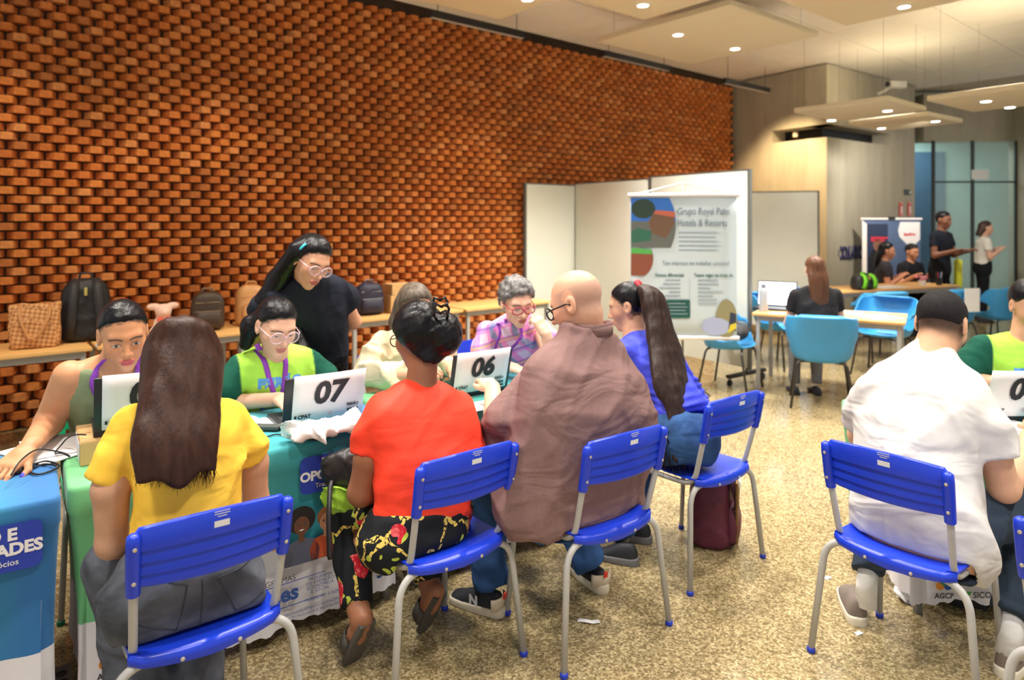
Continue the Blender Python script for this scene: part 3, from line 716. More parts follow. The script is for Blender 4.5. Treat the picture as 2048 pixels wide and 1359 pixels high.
def cover_mesh(L_, D_, T, seed):
    """one draped sheet: top, band and skirts in a single surface; x 0..L, y 0 (front)..D"""
    rg = random.Random(seed); ph = [rg.random()*6 for _ in range(6)]
    per = []; r = .035; n = 6
    def seg(a, b, m): return [(a[0]+(b[0]-a[0])*k/m, a[1]+(b[1]-a[1])*k/m) for k in range(m)]
    c = [(r, 0), (L_-r, 0), (L_, r), (L_, D_-r), (L_-r, D_), (r, D_), (0, D_-r), (0, r)]
    for i, m in ((0, 60), (2, 24), (4, 40), (6, 24)):
        per += seg(c[i], c[i+1], m)
        cc = [(L_-r, r), (L_-r, D_-r), (r, D_-r), (r, r)][i//2]; a0 = [-90, 0, 90, 180][i//2]
        for k in range(n): a = math.radians(a0+90*k/n); per.append((cc[0]+r*math.cos(a), cc[1]+r*math.sin(a)))
    P = len(per); vs = []; fs = []
    zs = [T, T-.006, T-.02, T-.05, T-.085, T-.1, T-.2, T-.32, T-.45, T-.55, T-.62, T-.665, T-.69]
    inn = [.012, .003, 0, 0, 0, .006, .012, .016, .018, .014, .01, .006, .004]
    for z, q in zip(zs, inn):
        d = max(0, (T-.1-z)/.6)
        for i, (x, y) in enumerate(per):
            cx_, cy_ = L_/2, D_/2; s = i/P
            nx_ = 0 if r < x < L_-r else (1 if x > cx_ else -1); ny_ = 0 if r < y < D_-r else (1 if y > cy_ else -1)
            l = math.hypot(nx_, ny_) or 1
            wv = d*(.012*math.sin(s*52+ph[0])+.010*math.sin(s*83+ph[1])+.006*math.sin(s*141+ph[2]))-q
            if abs(nx_)+abs(ny_) == 2: wv += .012*d
            if nx_: wv -= .034*d
            zz = z+(d*.006*math.sin(s*300) if z < T-.64 else 0)+d*.012*math.sin(s*24+ph[3])*(1 if z < T-.5 else 0)
            vs.append((x+nx_/l*wv, y+ny_/l*wv, zz))
    for k in range(len(zs)-1):
        for i in range(P):
            j = (i+1) % P
            if k >= 5 and per[i][1] > D_-.001 and per[j][1] > D_-.001: continue        # the cover is open on the sitter's side
            fs.append([k*P+j, k*P+i, (k+1)*P+i, (k+1)*P+j])
    # top grid fan
    base = len(vs); vs.append((L_/2, D_/2, T+.001))
    for i in range(P): fs.append([base, i, (i+1) % P])
    return mesh('table_cover', vs, fs, True, None, 55)
def printed_figure(e, x, z, s, skin, hair, top, afro):
    y = -.016
    M = lambda dz: Matrix.Translation((x, y-dz, z)) @ Matrix.Rotation(math.pi/2, 4, 'X')
    st_ = lambda nm, poly, m_, dz: stamp(nm, flat([(p[0]*s, p[1]*s) for p in poly]), m_, e, M(dz))
    st_('printed_shirt', [(-.1, 0), (.1, 0), (.11, .07), (.08, .13), (.03, .145), (-.03, .145), (-.08, .13), (-.11, .07)], top, 0)
    st_('printed_neck', [(-.018, .13), (.018, .13), (.018, .18), (-.018, .18)], skin, .0006)
    st_('printed_hair', ell(.085 if afro else .06, .08 if afro else .062, 0, .26), hair, .0009)
    st_('printed_face', ell(.046, .055, .002, .225), skin, .0012)
    for sx in (-.018, .02): st_('printed_eye', ell(.007, .008, sx, .235, 10), txk, .0015)
    st_('printed_smile', [(-.016, .2), (0, .194), (.018, .202), (.0, .205)], txw, .0015)
def desk(u0, v0, L_, seed, label, full):
    p = dk(u0, v0); e = empty('covered_desk', p, A_DESK, label, 'table', 'desks under printed covers')
    c = link('table_cover', cover_mesh(L_, .6, .75, seed), COVER, e)
    tm = mat('desk_frame_grey', (150, 152, 154), .4, .2)
    MB().box((L_/2, .3, .735), (L_-.04, .55, .02)).build('tabletop', mat('desk_board', (190, 170, 140), .6), e)
    for x in (.06, L_-.06):
        for y in (.06, .54): MB().tube([(x, y, 0), (x, y, .725)], .018, 8).build('leg', tm, e, True)
    y = -.017; s0 = L_-.46
    stamp('printed_sign', flat(rrect(.41, .145, .025, 5, L_-.255, .628)), signb, c, Matrix.Translation((0, y, 0)) @ Matrix.Rotation(math.pi/2, 4, 'X'))
    tx = lambda body, size, x, z, m_, bold=0, al='CENTER', dz=.0015: stamp('lettering', text_me(body, size, bold, 0, al), m_, c, Matrix.Translation((x, y-dz, z)) @ Matrix.Rotation(math.pi/2, 4, 'X'))
    tx('EMPREGO E', .05, L_-.245, .652, txw, .0022); tx('OPORTUNIDADES', .05, L_-.255, .607, txw, .0022); tx('Trabalho | Renda | Negócios', .025, L_-.255, .575, txw, .0002)
    k = (1 if full else 0)
    printed_figure(c, .665, .288, .62, mat('print_skin_tan', (206, 150, 116), .6), mat('print_hair_brown', (74, 52, 42), .6), mat('print_shirt_pale', (188, 192, 200), .6), False)
    printed_figure(c, .765, .29, .66, mat('print_skin_brown', (110, 72, 54), .6), mat('print_hair_black', (34, 30, 32), .6), mat('print_shirt_slate', (92, 98, 120), .6), True)
    printed_figure(c, .865, .292, .62, mat('print_skin_fair', (214, 158, 122), .6), mat('print_hair_ginger', (150, 100, 62), .6), mat('print_shirt_orange', (206, 94, 58), .6), False)
    if not full: return e
    tx('PROGRAMAS', .03, .655, .238, txk); tx('paes', .082, .68, .165, txd, .003)
    for z in (.24, .15): stamp('printed_rule', flat([(.58, z-.004), (.86, z+.002), (.86, z+.005), (.58, z)]), txd, c, Matrix.Translation((0, y-.001, -.008)) @ Matrix.Rotation(math.pi/2, 4, 'X'))
    for q, t_ in enumerate(('PROGRAMA', 'DE ATENÇÃO', 'ECONÔMICA', 'E SOCIAL')): tx(t_, .018, .84, .215-q*.017, txd)
    tx('TRABALHO E RENDA', .018, .86, .135, txd); tx('DESENVOLVIMENTO ECONÔMICO', .0155, .82, .105, txd); tx('TECNOLOGIA E INOVAÇÃO', .0155, .82, .088, txd)
    stamp('printed_crest', flat(ell(.024, .034, .985, .165, 7)), txd, c, Matrix.Translation((0, y-.001, 0)) @ Matrix.Rotation(math.pi/2, 4, 'X'))
    tx('REALIZAÇÃO', .024, 1.11, .238, txk); tx('CAMPINAS', .016, 1.11, .2, txd); tx('36', .06, 1.11, .14, txd, .003)
    tx('SICOOB', .034, .3, .1, txk, .001); stamp('printed_triangle', flat([(.2, .125), (.235, .125), (.2175, .098)]), mat('print_green', (70, 160, 70), .6), c, Matrix.Translation((0, y-.001, 0)) @ Matrix.Rotation(math.pi/2, 4, 'X'))
    tx('AGCP', .03, .12, .1, txk, .001)
    for dx, dz_, cc in ((-.016, 0, (230, 150, 50)), (.016, 0, (40, 90, 170)), (0, .02, (50, 150, 90))): stamp('printed_drop', flat(ell(.018, .018, .12+dx, .15+dz_, 14)), mat('print_dot_%d' % cc[0], cc, .6), c, Matrix.Translation((0, y-.001-abs(dz_)*.02, 0)) @ Matrix.Rotation(math.pi/2, 4, 'X'))
    return e
desk(-1.125, 2.60, 1.22, 1, 'covered desk with a computer mouse near its blue corner', False)
desk(.113, 2.66, 1.22, 2, 'covered desk carrying the 07 laptop and the cardboard box', True)
desk(1.365, 2.68, 1.22, 3, 'covered desk carrying the 06 laptop', True)
e = desk(0, 0, 1.22, 4, 'covered desk in front of the white-shirted person with the 04 laptop', True); e.location = (1.63, 2.78, 0); e.rotation_euler = (0, 0, .02)
# ------------------------------------------------------------------ wooden tables along the brick wall
wood = mat('table_beech', (226, 178, 112), .45, var=.07, vscale=6, stretch=(1, 8, 1)); tfr = mat('table_frame_grey', (168, 168, 166), .4)
def wood_table(p, rz, L_, D_, T, label, group):
    e = empty('wooden_table', p, rz, label, 'table', group)
    MB().box((L_/2, D_/2, T-.0125), (L_, D_, .025), bev=.004).build('tabletop', wood, e, sharp=40)
    for y in (.05, D_-.05): MB().box((L_/2, y, T-.05), (L_-.1, .025, .05)).build('apron', tfr, e)
    for x in (.05, L_-.05):
        MB().box((x, D_/2, T-.05), (.025, D_-.1, .05)).build('apron', tfr, e)
        for y in (.05, D_-.05): MB().box((x, y, (T-.03)/2), (.035, .035, T-.03), bev=.004).build('leg', tfr, e)
    return e
for a, b, lab in ((-.3, .83, 'wooden table carrying the tote bag and black backpack by brick wall'), (.86, 1.94, 'wooden table carrying the small brown backpack by brick wall'),
                  (1.98, 2.79, 'short wooden table behind the standing person in black'), (2.83, 4.06, 'wooden table carrying the navy bag and boxes by brick wall'), (4.1, 5.3, 'wooden table ending at the partition boards by brick wall')):
    wood_table(wl(a, 5.6), A_WALL, b-a, .6, .74, lab, 'tables along the brick wall')
d = Vector((2.29, 1.03, 0)).normalized(); n_ = Vector((-d.y, d.x, 0)); a_ = math.atan2(d.y, d.x)
q = Vector((4.05, 8.6, 0)); wood_table(q, a_, 1.24, .65, .74, 'wooden table with papers in front of the person in dark blazer', 'tables by the blue armchairs')
wood_table(q+d*1.26, a_, 1.22, .65, .74, 'wooden table with pink item near the standing person in navy', 'tables by the blue armchairs')
d2 = Vector((1.08, -.66, 0)).normalized(); a2 = math.atan2(d2.y, d2.x)
bg2 = wood_table((2.34, 6.66, 0), a2, 1.3, .72, .74, 'wooden table with laptop in front of the brown-haired person in black', 'tables by the blue armchairs')
# ------------------------------------------------------------------ blue shell armchairs
azure = mat('azure_shell', (58, 150, 210), .4, var=.03); dleg = mat('dark_leg', (62, 60, 58), .4, .4)
def shell_me():
    S = Loft([((0, .0, .40), .15, .17, .15), ((0, 0, .43), .225, .235, .215), ((0, -.005, .5), .262, .25, .235), ((0, -.012, .62), .292, .26, .255), ((0, -.02, .72), .30, .27, .275), ((0, -.03, .84), .29, .27, .3)], (1, 0, 0), (0, 1, 0), 2.6, .03)
    def f(P):
        d = S(P); d = smax(d, -(d+.016), .004)
        y = P[:, 1]; k = np.clip((y+.16)/.2, 0, 1); k = k*k*(3-2*k); zt = .82-.15*k
        k2 = np.clip((y-.05)/.14, 0, 1); k2 = k2*k2*(3-2*k2); zt = zt-.22*k2
        ax_ = np.abs(P[:, 0])/.3; zt = zt-.06*np.clip(ax_-.55, 0, 1)*np.clip((-y)/.2, 0, 1)
        d = smax(d, (P[:, 2]-zt)*.8, .01)
        hole = np.sqrt(((y-.005)/.125)**2+((P[:, 2]-.565)/.062)**2)-1
        d = smax(d, np.where(np.abs(P[:, 0]) > .17, -hole*.06, -1), .01)
        return d
    return solid(f, (-.33, -.36, .38), (.33, .3, .86), .0068, name='shell')
SHELL = shell_me()
def armchair(x, y, rz, label, paper=False):
    e = empty('shell_armchair', (x, y, 0), rz, label, 'armchair', 'blue shell armchairs')
    link('shell', SHELL, azure, e)
    for sx in (-1, 1):
        for sy in (-1, 1): MB().tube(arc([(sx*.25, sy*.24, 0), (sx*.2, sy*.17, .4), (0, sy*.12, .41)], .05, 5), .011, 8).build('leg', dleg, e, True)
    if paper:
        MB().box((.0, -.345, .7), (.21, .004, .28)).build('paper_sheet', whm, e)
    return e
armchair(2.76, 6.1, -.38, 'blue shell armchair holding the brown-haired person in black')
armchair(3.98, 7.3, 2.3, 'empty blue shell armchair beyond the laptop table')
armchair(2.13, 6.66, -2.2, 'blue shell armchair with a black bag beside the hanging banner')
armchair(3.35, 8.35, 3.0, 'blue shell armchair in front of the whiteboard beside its neighbour')
armchair(3.05, 7.75, -2.6, 'blue shell armchair behind the glowing laptop')
armchair(4.35, 8.15, .2, 'blue shell armchair drawn up at the papers table')
armchair(6.15, 8.7, .35, 'blue shell armchair with papers on its back near the glass door', True)
armchair(5.4, 8.45, .2, 'blue shell armchair with papers on its back beside the tables', True)
# ------------------------------------------------------------------ people: tools
def ss(a, b, x):
    t = np.clip((x-a)/(b-a), 0, 1); return t*t*(3-2*t)
class Head:
    """frame of a head: x its right, y where it faces, z its crown"""
    def __init__(s, c, heading, pitch=0, roll=0, k=1.06):
        h = math.radians(heading); R = Matrix.Rotation(h-math.pi/2, 3, 'Z') @ Matrix.Rotation(-math.radians(pitch), 3, 'X') @ Matrix.Rotation(math.radians(roll), 3, 'Y')
        s.c = Vector(c); s.R = R; s.k = k; s.Rn = np.array(R, np.float32)
    def q(s, P): return ((P-vec(s.c)) @ s.Rn)/s.k
    def w(s, p): return s.c+s.R @ (Vector(p)*s.k)
def face_sdf(q, jaw=1.0, nose=1.0, ears=True):
    ax_ = np.abs(q[:, 0]); m = q.copy(); m[:, 0] = ax_
    d = elp(q, (0, -.014, .030), (.0745, .094, .083))
    d = smin(d, elp(q, (0, .022, -.034), (.058*jaw, .066, .080)), .035)
    d = smin(d, sph(q, (0, .060, -.098), .020*jaw), .03)
    d = smin(d, sph(m, (.040, .052, -.022), .020), .03)
    d = smin(d, cap(m, (0, .078, .022), (.04, .066, .024), .012, .009), .02)
    d = smax(d, -sph(m, (.032, .094, .001), .0145), .016)
    d = smin(d, elp(m, (.031, .0695, .000), (.0155, .0135, .0105)), .005)
    d = smin(d, cap(q, (0, .083, .010), (0, .101*nose, -.030), .0065, .0095), .012)
    d = smin(d, sph(q, (0, .1035*nose, -.034), .0095), .008)
    d = smin(d, sph(m, (.012, .093, -.037), .0078), .006)
    d = smin(d, elp(q, (0, .074, -.066), (.028, .018, .020)), .012)
    d = smin(d, elp(m, (.008, .0885, -.0605), (.018, .008, .0052)), .004)
    d = smin(d, elp(q, (0, .0885, -.0725), (.018, .0085, .0062)), .004)
    d = smax(d, -cap(m, (0, .098, -.0665), (.021, .088, -.0668), .0018), .003)
    if ears:
        a = .25; R = np.array([[1, 0, 0], [0, math.cos(a), -math.sin(a)], [0, math.sin(a), math.cos(a)]], np.float32)
        e = elp(m, (.0755, -.014, -.006), (.009, .019, .032), R); e = smax(e, -elp(m, (.084, -.010, -.003), (.007, .010, .017), R), .005)
        d = smin(d, e, .006)
    return d
def face_paint(q, C, skin, lips, brow, lid=.35, stubble=None, shave=None):
    m = q.copy(); m[:, 0] = np.abs(m[:, 0]); fr = (q[:, 1] > .045)
    def mixc(C, w_, c): return C*(1-w_[:, None])+np.array(c, np.float32)*w_[:, None]
    sk = np.array(skin, np.float32)
    C = mixc(C, .35*np.exp(-((m[:, 0]-.045)**2+(q[:, 2]+.03)**2)/.0006)*fr, sk*np.array([1.08, .78, .72]))
    u_ = np.maximum(elp(m, (.008, .0885, -.0610), (.019, .012, .0056)), -1); l_ = elp(q, (0, .0885, -.0725), (.0195, .0125, .0068))
    C = mixc(C, ss(.0015, -.0015, np.minimum(u_, l_))*(q[:, 1] > .07), lips)
    C = mixc(C, .5*ss(.0025, .0008, np.abs(q[:, 2]+.0668))*(m[:, 0] < .021)*(q[:, 1] > .075), np.array(lips)*.3)
    x = (m[:, 0]-.031)/.0155; z = q[:, 2]; up = .0045*(1-x*x)*lid*2-.003; lo = -.0065*(1-x*x)-.001
    inn = (np.abs(x) < 1) & (q[:, 1] > .062)
    if lid > 0:
        C = mixc(C, ss(-.0008, .0008, up-z)*ss(-.0008, .0008, z-lo)*inn, (.72, .70, .68))
        C = mixc(C, ss(.0062, .0048, np.hypot(m[:, 0]-.031, z+.003))*ss(-.0008, .0008, up-z)*ss(-.0008, .0008, z-lo)*inn, (.03, .02, .015))
    C = mixc(C, .85*ss(.0022, .0008, np.abs(z-(up if lid > 0 else lo)))*inn, (.015, .01, .01))
    bz = .0225-.004*((m[:, 0]-.03)/.02)**2; C = mixc(C, .85*ss(.0045, .002, np.abs(z-bz))*ss(.009, .013, m[:, 0])*ss(.056, .05, m[:, 0])*(q[:, 1] > .05), brow)
    if stubble is not None:
        w_ = ss(-.035, -.06, z)*ss(-.01, .02, q[:, 1])*.55; C = mixc(C, w_*(u_ > 0)*(l_ > 0), stubble)
    if shave is not None:
        w_ = shave[1]*ss(.05, .02, q[:, 1]-.3*(z-.05))*ss(-.085, -.025, z)*(q[:, 2] < shave[2]); C = mixc(C, w_*(m[:, 0] < .0725), shave[0])
    return C
def hand_parts(wr, d, n, side, curl=25, s=1.0, spread=0, thumb=.5):
    y = Vector(d).normalized(); z = (Vector(n)-y*Vector(n).dot(y)).normalized(); x = y.cross(z)
    L_ = lambda a, b, c: Vector(wr)+(x*a*side+y*b+z*c)*s
    fg = []
    for i, (fx, ln, cc) in enumerate(((.029, .072, 1), (.0095, .081, 1), (-.0105, .075, 1.05), (-.029, .060, 1.15))):
        p = L_(fx, .088-.006*(i == 3), -.002); ang = math.radians(curl*.5); sp = math.radians(spread*(1.5-i)); pts = [L_(fx*.9, .05, -.002), p]
        for f in (.44, .31, .25):
            dv = (y*math.cos(ang)-z*math.sin(ang)); dv = (dv*math.cos(sp)+x*side*math.sin(sp)); p = p+dv*ln*f*s; pts.append(p); ang += math.radians(curl*cc)
        fg.append(pts)
    th = [L_(.018, .02, -.006), L_(.036, .045, -.014), L_(.036+.028*thumb, .072, -.018), L_(.036+.030*thumb, .098, -.02)]
    return dict(wr=Vector(wr), x=x, y=y, z=z, s=s, side=side, fg=fg, th=th)
def hand_sdf(P, h):
    R = np.array([list(h['x']), list(h['y']), list(h['z'])], np.float32).T; s = h['s']
    d = rbox(P, h['wr']+h['y']*.05*s, (.040*s, .046*s, .0135*s), .013*s, R)
    d = smin(d, cap(P, h['wr']-h['y']*.03*s, h['wr']+h['y']*.03*s, .024*s, .022*s), .02)
    f = None
    for pts in h['fg']:
        e = chain(P, pts, [.0095*s, .0095*s, .0088*s, .008*s, .0068*s], .004); f = e if f is None else np.minimum(f, e)
    d = smin(d, f, .006); d = smin(d, chain(P, h['th'], [.014*s, .0125*s, .0105*s, .0085*s], .005), .008)
    return d
def nail_paint(P, C, h, col):
    for pts in h['fg']+[h['th']]:
        t = pts[-1]; dv = (pts[-1]-pts[-2]).normalized(); up = h['x'].cross(dv).normalized()
        if up.dot(h['z']) < -.5: up = -up
        if up.dot(h['z']) < 0 and abs(up.dot(h['z'])) < .05: up = -up
        c = t+up*.006*h['s']; dd = np.sqrt(((P-vec(c))**2).sum(1)); w_ = ss(.0095, .0075, dd)*(((P-vec(t)) @ vec(up)) > .0005)
        C = C*(1-w_[:, None])+np.array(col, np.float32)*w_[:, None]
    return C
SKIN = {}
def skin_mat(): return mat('skin', (200, 150, 120), .48, attr=True, var=.05, vscale=25, bump=.06, bscale=220, spec=.35, sss=.0)
def bbox(pts, pad):
    a = np.array([list(p) for p in pts]); return a.min(0)-pad, a.max(0)+pad
def person(label, base, group=None):
    return empty('person', (base[0], base[1], 0), 0, label, 'person', group)
def body(e, skin, hd, nb, torso=None, inset=.012, arms=(), hands=(), legs=(), jaw=1, nose=1, h=.009, fh=.0038, paint=None, lips=None, brow=(.02, .015, .012), lid=.35,
         stubble=None, shave=None, nails=None, neck_r=(.05, .056), extra=None, handh=.006, scalp=None):
    """one continuous skin: head, neck, trunk, arms, hands"""
    sk = np.array(lin(skin), np.float32); lp = lin(lips) if lips else tuple(sk*np.array([.95, .6, .58])); hs = []
    for hp in hands: hs.append(hand_parts(**hp))
    pts = [hd.c, nb]+[p for a in arms for p in a[0]]+[p for l in legs for p in l[0]]+[p for x in hs for f in x['fg'] for p in f]+[p for x in hs for p in x['th']]
    if torso is not None: pts += [Vector(torso.S[i, :3].astype(float)) for i in (0, 16, 31)]
    lo, hi = bbox(pts, .17)
    n0 = hd.w((0, -.022, -.045)); n1 = Vector(nb)
    def f(P):
        q = hd.q(P); nr = (np.abs(q) < .17).all(1); d = np.sqrt((q*q).sum(1))*hd.k-.12
        if nr.any(): d[nr] = face_sdf(q[nr], jaw, nose)*hd.k
        d = smin(d, cap(P, n0, n1, neck_r[0]*hd.k, neck_r[1]*hd.k), .022)
        if torso is not None: d = smin(d, torso(P)+inset, .03)
        for (ps, rs) in arms: d = smin(d, chain(P, ps, rs, .02), .02)
        for (ps, rs) in legs: d = smin(d, chain(P, ps, rs, .02), .02)
        for x in hs:
            c_ = vec(x['wr']+x['y']*.09); nr = (((P-c_)**2).sum(1) < .19**2)
            if nr.any(): d[nr] = smin(d[nr], hand_sdf(P[nr], x), .012)
        if extra: d = extra(P, d)
        return d
    def cols(P):
        C = np.tile(sk, (len(P), 1)); q = hd.q(P); near = (np.abs(q) < .2).all(1)
        C2 = face_paint(q, C.copy(), sk, lp, brow, lid, stubble, shave)
        if scalp is not None:
            cut = .787*(q[:, 1]-scalp[0][0])-.617*(q[:, 2]-scalp[0][1])+.012*np.clip(np.abs(q[:, 0])/.07, 0, 1)**2+.004*wob(q, 300, 4)
            w_ = (.8*ss(.012, -.001, cut)*(q[:, 2] > -.05)*(np.abs(q[:, 0]) < .073))[:, None]; C2 = C2*(1-w_)+np.array(lin(scalp[1]), np.float32)*w_
        C[near] = C2[near]
        if nails is not None:
            for x in hs: C = nail_paint(P, C, x, lin(nails))
        return C
    hb = .15*hd.k; fine = [(list(hd.c-Vector((hb,)*3)), list(hd.c+Vector((hb,)*3)), fh)]
    for x in hs:
        a, b = bbox([p for f_ in x['fg'] for p in f_]+x['th']+[x['wr']], .02); fine.append((list(a), list(b), handh))
    me = solid(f, lo, hi, h, fine, cols, 'body')
    return wmesh('body', me, skin_mat(), e), f
def hair_mat(name, c, rough=.5, var=.35):
    return mat(name, c, rough, var=var, vscale=60, bump=.4, bscale=140, stretch=(1, 1, .07), spec=.2)
def cap_hair(hd, off=.008, line=(.078, .075), nape=-.055, extra=None, tilt=(.787, -.617)):
    def f(P):
        q = hd.q(P)
        d = elp(q, (0, -.016, .032), (.0745+off, .096+off, .084+off))
        cut = tilt[0]*(q[:, 1]-line[0])+tilt[1]*(q[:, 2]-line[1])+.012*np.clip(np.abs(q[:, 0])/.07, 0, 1)**2+.003*wob(q, 260, 4)
        ear = .022-np.sqrt((q[:, 1]+.012)**2+((q[:, 2]+.004)*.7)**2)
        d = smax(d, cut, .016); d = smax(d, np.where(np.abs(q[:, 0]) > .055, ear, -1), .008); d = smax(d, nape-q[:, 2], .012)
        d = d*hd.k
        return extra(P, q, d) if extra else d
    return f
def grooves(P, d, amp, f, seed, axis=(0, 0, 1), along=.08):
    b = np.abs(d) < .03
    if not b.any(): return d
    a = vec(axis); a = a/np.linalg.norm(a); Pb = P[b]; t = Pb @ a; Q = Pb-t[:, None]*a*(1-along)
    d = d.copy(); d[b] -= amp*wob(Q, f, seed, 7); return d
def strands(pts_list, r=.0016, seg=3):
    b = MB()
    for pts in pts_list: b.tube(pts, [r]*(len(pts)-2)+[r*.7, r*.25], seg, cap=False)
    return b
def sil(rows, right, fwd):
    """stations from outlines: (py, px left, px right, distance, half depth front, half depth back), bottom row first"""
    out = []
    r = Vector(right).xy; f = Vector(fwd).xy
    for (py, pl, pr_, Y, bf, bb) in rows:
        c = at((pl+pr_)/2, py, Y); ray = Vector((c.x, c.y)).normalized(); per = Vector((ray.y, -ray.x))
        w_ = (pr_-pl)/2*Y/F*abs(ray.y); b = (bf+bb)/2; cs = abs(r.dot(per)); sn = abs(f.dot(per))
        a = math.sqrt(max(w_*w_-(b*sn)**2, (w_*.6)**2))/max(cs, .5); out.append((c, a, bf, bb))
    return out
def shirt(e, loft, sleeves, m, neck=None, amp=.004, fq=16, seed=1, h=.009, cut=None, cols=None, name='shirt', grow=0, extra=None, stretch=(1, 1, .7), k=.022):
    amp *= 1.5
    pts = [Vector(loft.S[i, :3].astype(float)) for i in range(0, 32, 4)]+[p for s in sleeves for p in s[0]]
    lo, hi = bbox(pts, .26)
    def f(P):
        d = loft(P)-grow
        for (ps, rs) in sleeves:
            c = chain(P, ps, rs, .02); ax_ = (Vector(ps[-1])-Vector(ps[-2])).normalized(); c = smax(c, plane(P, ps[-1], ax_), .006); d = smin(d, c, k)
        if extra: d = extra(P, d)
        if amp: d = folds(P, d, amp, fq, seed, stretch)
        if neck is not None: d = smax(d, -neck(P), .006)
        if cut is not None: d = smax(d, cut(P), .006)
        return d
    me = solid(f, lo, hi, h, (), cols, name)
    return wmesh(name, me, m, e), f
def trousers(e, m, hip, legs, amp=.004, fq=18, seed=3, h=.010, name='trousers', cut=None, k=.05, stretch=(1, 1, .8), cols=None):
    pts = [Vector(hip.S[i, :3].astype(float)) for i in range(0, 32, 4)]+[p for l in legs for p in l[0]]
    lo, hi = bbox(pts, .22)
    def f(P):
        d = hip(P)
        for (ps, rs) in legs:
            c = chain(P, ps, rs, .04); ax_ = (Vector(ps[-1])-Vector(ps[-2])).normalized(); c = smax(c, plane(P, ps[-1], ax_), .006); d = smin(d, c, k)
        if amp: d = folds(P, d, amp, fq, seed, stretch)
        if cut is not None: d = smax(d, cut(P), .006)
        return d
    return wmesh(name, solid(f, lo, hi, h, (), cols, name), m, e), f
def chair_cut(c):
    """keeps clothes on top of the seat and in front of the backrest of chair c"""
    a = c.rotation_euler.z; L_ = c.location; ca, sa = math.cos(a), math.sin(a)
    def f(P):
        x = P[:, 0]-L_.x; y = P[:, 1]-L_.y; q = np.stack([x*ca+y*sa, -x*sa+y*ca, P[:, 2]], 1)
        seat = -rbox(q, (0, 0, .437), (.212, .236, .033), .004)
        back = np.where(q[:, 2] < .86, -.148-.235*(q[:, 2]-.45), -.244-3*(q[:, 2]-.86))-q[:, 1]
        return np.maximum(seat, np.where(q[:, 2] > .40, np.where(np.abs(q[:, 0]) < .3, back, -1), -1))
    return f
def snap(f, p, d, off=.004, far=.3):
    """first point of the surface met when coming from p+d*far back along -d"""
    d = Vector(d).normalized(); ts = np.linspace(far, -far, 241, dtype=np.float32); P = vec(p)+ts[:, None]*vec(d)
    v = f(P) < off; i = int(np.argmax(v)) if v.any() else 120
    return Vector(p)+d*float(ts[i])
def ribbon(pts, wv, w_, th=.003):
    vs = []; n = len(pts)
    for i, p in enumerate(pts):
        t = (pts[min(i+1, n-1)]-pts[max(i-1, 0)]).normalized(); s_ = Vector(wv)-t*Vector(wv).dot(t); s_.normalize(); nn = s_.cross(t).normalized()
        vs += [p+s_*w_/2+nn*th/2, p-s_*w_/2+nn*th/2, p-s_*w_/2-nn*th/2, p+s_*w_/2-nn*th/2]
    fs = []
    for i in range(n-1):
        for k in range(4): l = (k+1) % 4; fs.append([i*4+k, i*4+l, (i+1)*4+l, (i+1)*4+k])
    fs += [[3, 2, 1, 0], [4*n-4+k for k in range(4)]]
    return MB().add(vs, fs)
def lanyard(e, f, pts, d, m, w_=.022):
    """strap laid over the surface f through pts"""
    P = [Vector(p) for p in pts]; S = crspline([list(p) for p in P], 22); L_ = [snap(f, Vector(s), d, .003) for s in S]
    side = Vector(d).cross(Vector((0, 0, 1))).normalized()
    b = ribbon(L_, side, w_); return wmesh('lanyard', b.me('lanyard', True), m, e)
def glasses(e, hd, m, rx=.0265, rz=.0215, r=.0022, lens=True, up=0):
    y = .099; z = -.003+up; b = MB(); g = []
    for s in (-1, 1):
        pts = [hd.w((s*.033+rx*math.cos(a)*(1-.06*math.sin(a)), y-.35*abs(rx*math.cos(a)*.5)*(1 if s*math.cos(a) > 0 else 0), z+rz*math.sin(a))) for a in [2*math.pi*k/20 for k in range(20)]]
        b.tube(pts, r*hd.k, 6, closed=True)
        b.tube([hd.w((s*.0585, y-.006, z+.006)), hd.w((s*.072, .075, z+.008)), hd.w((s*.078, .0, z+.008)), hd.w((s*.077, -.025, z-.006))], r*.9*hd.k, 6)
        g.append(pts)
    b.tube([hd.w((-.0075, y+.002, z+.006)), hd.w((0, y+.006, z+.008)), hd.w((.0075, y+.002, z+.006))], r*hd.k, 6)
    o = wmesh('glasses', b.me('glasses', True), m, e)
    if lens:
        for pts in g:
            me = mesh('lens', pts, [list(range(20))]); l = bpy.data.objects.new('lens', me); me.materials.append(mat('lens_clear', (235, 240, 245), .02, alpha=.13, spec=.7)); COL.objects.link(l); l.parent = o
            # same space as the frame mesh
    return o
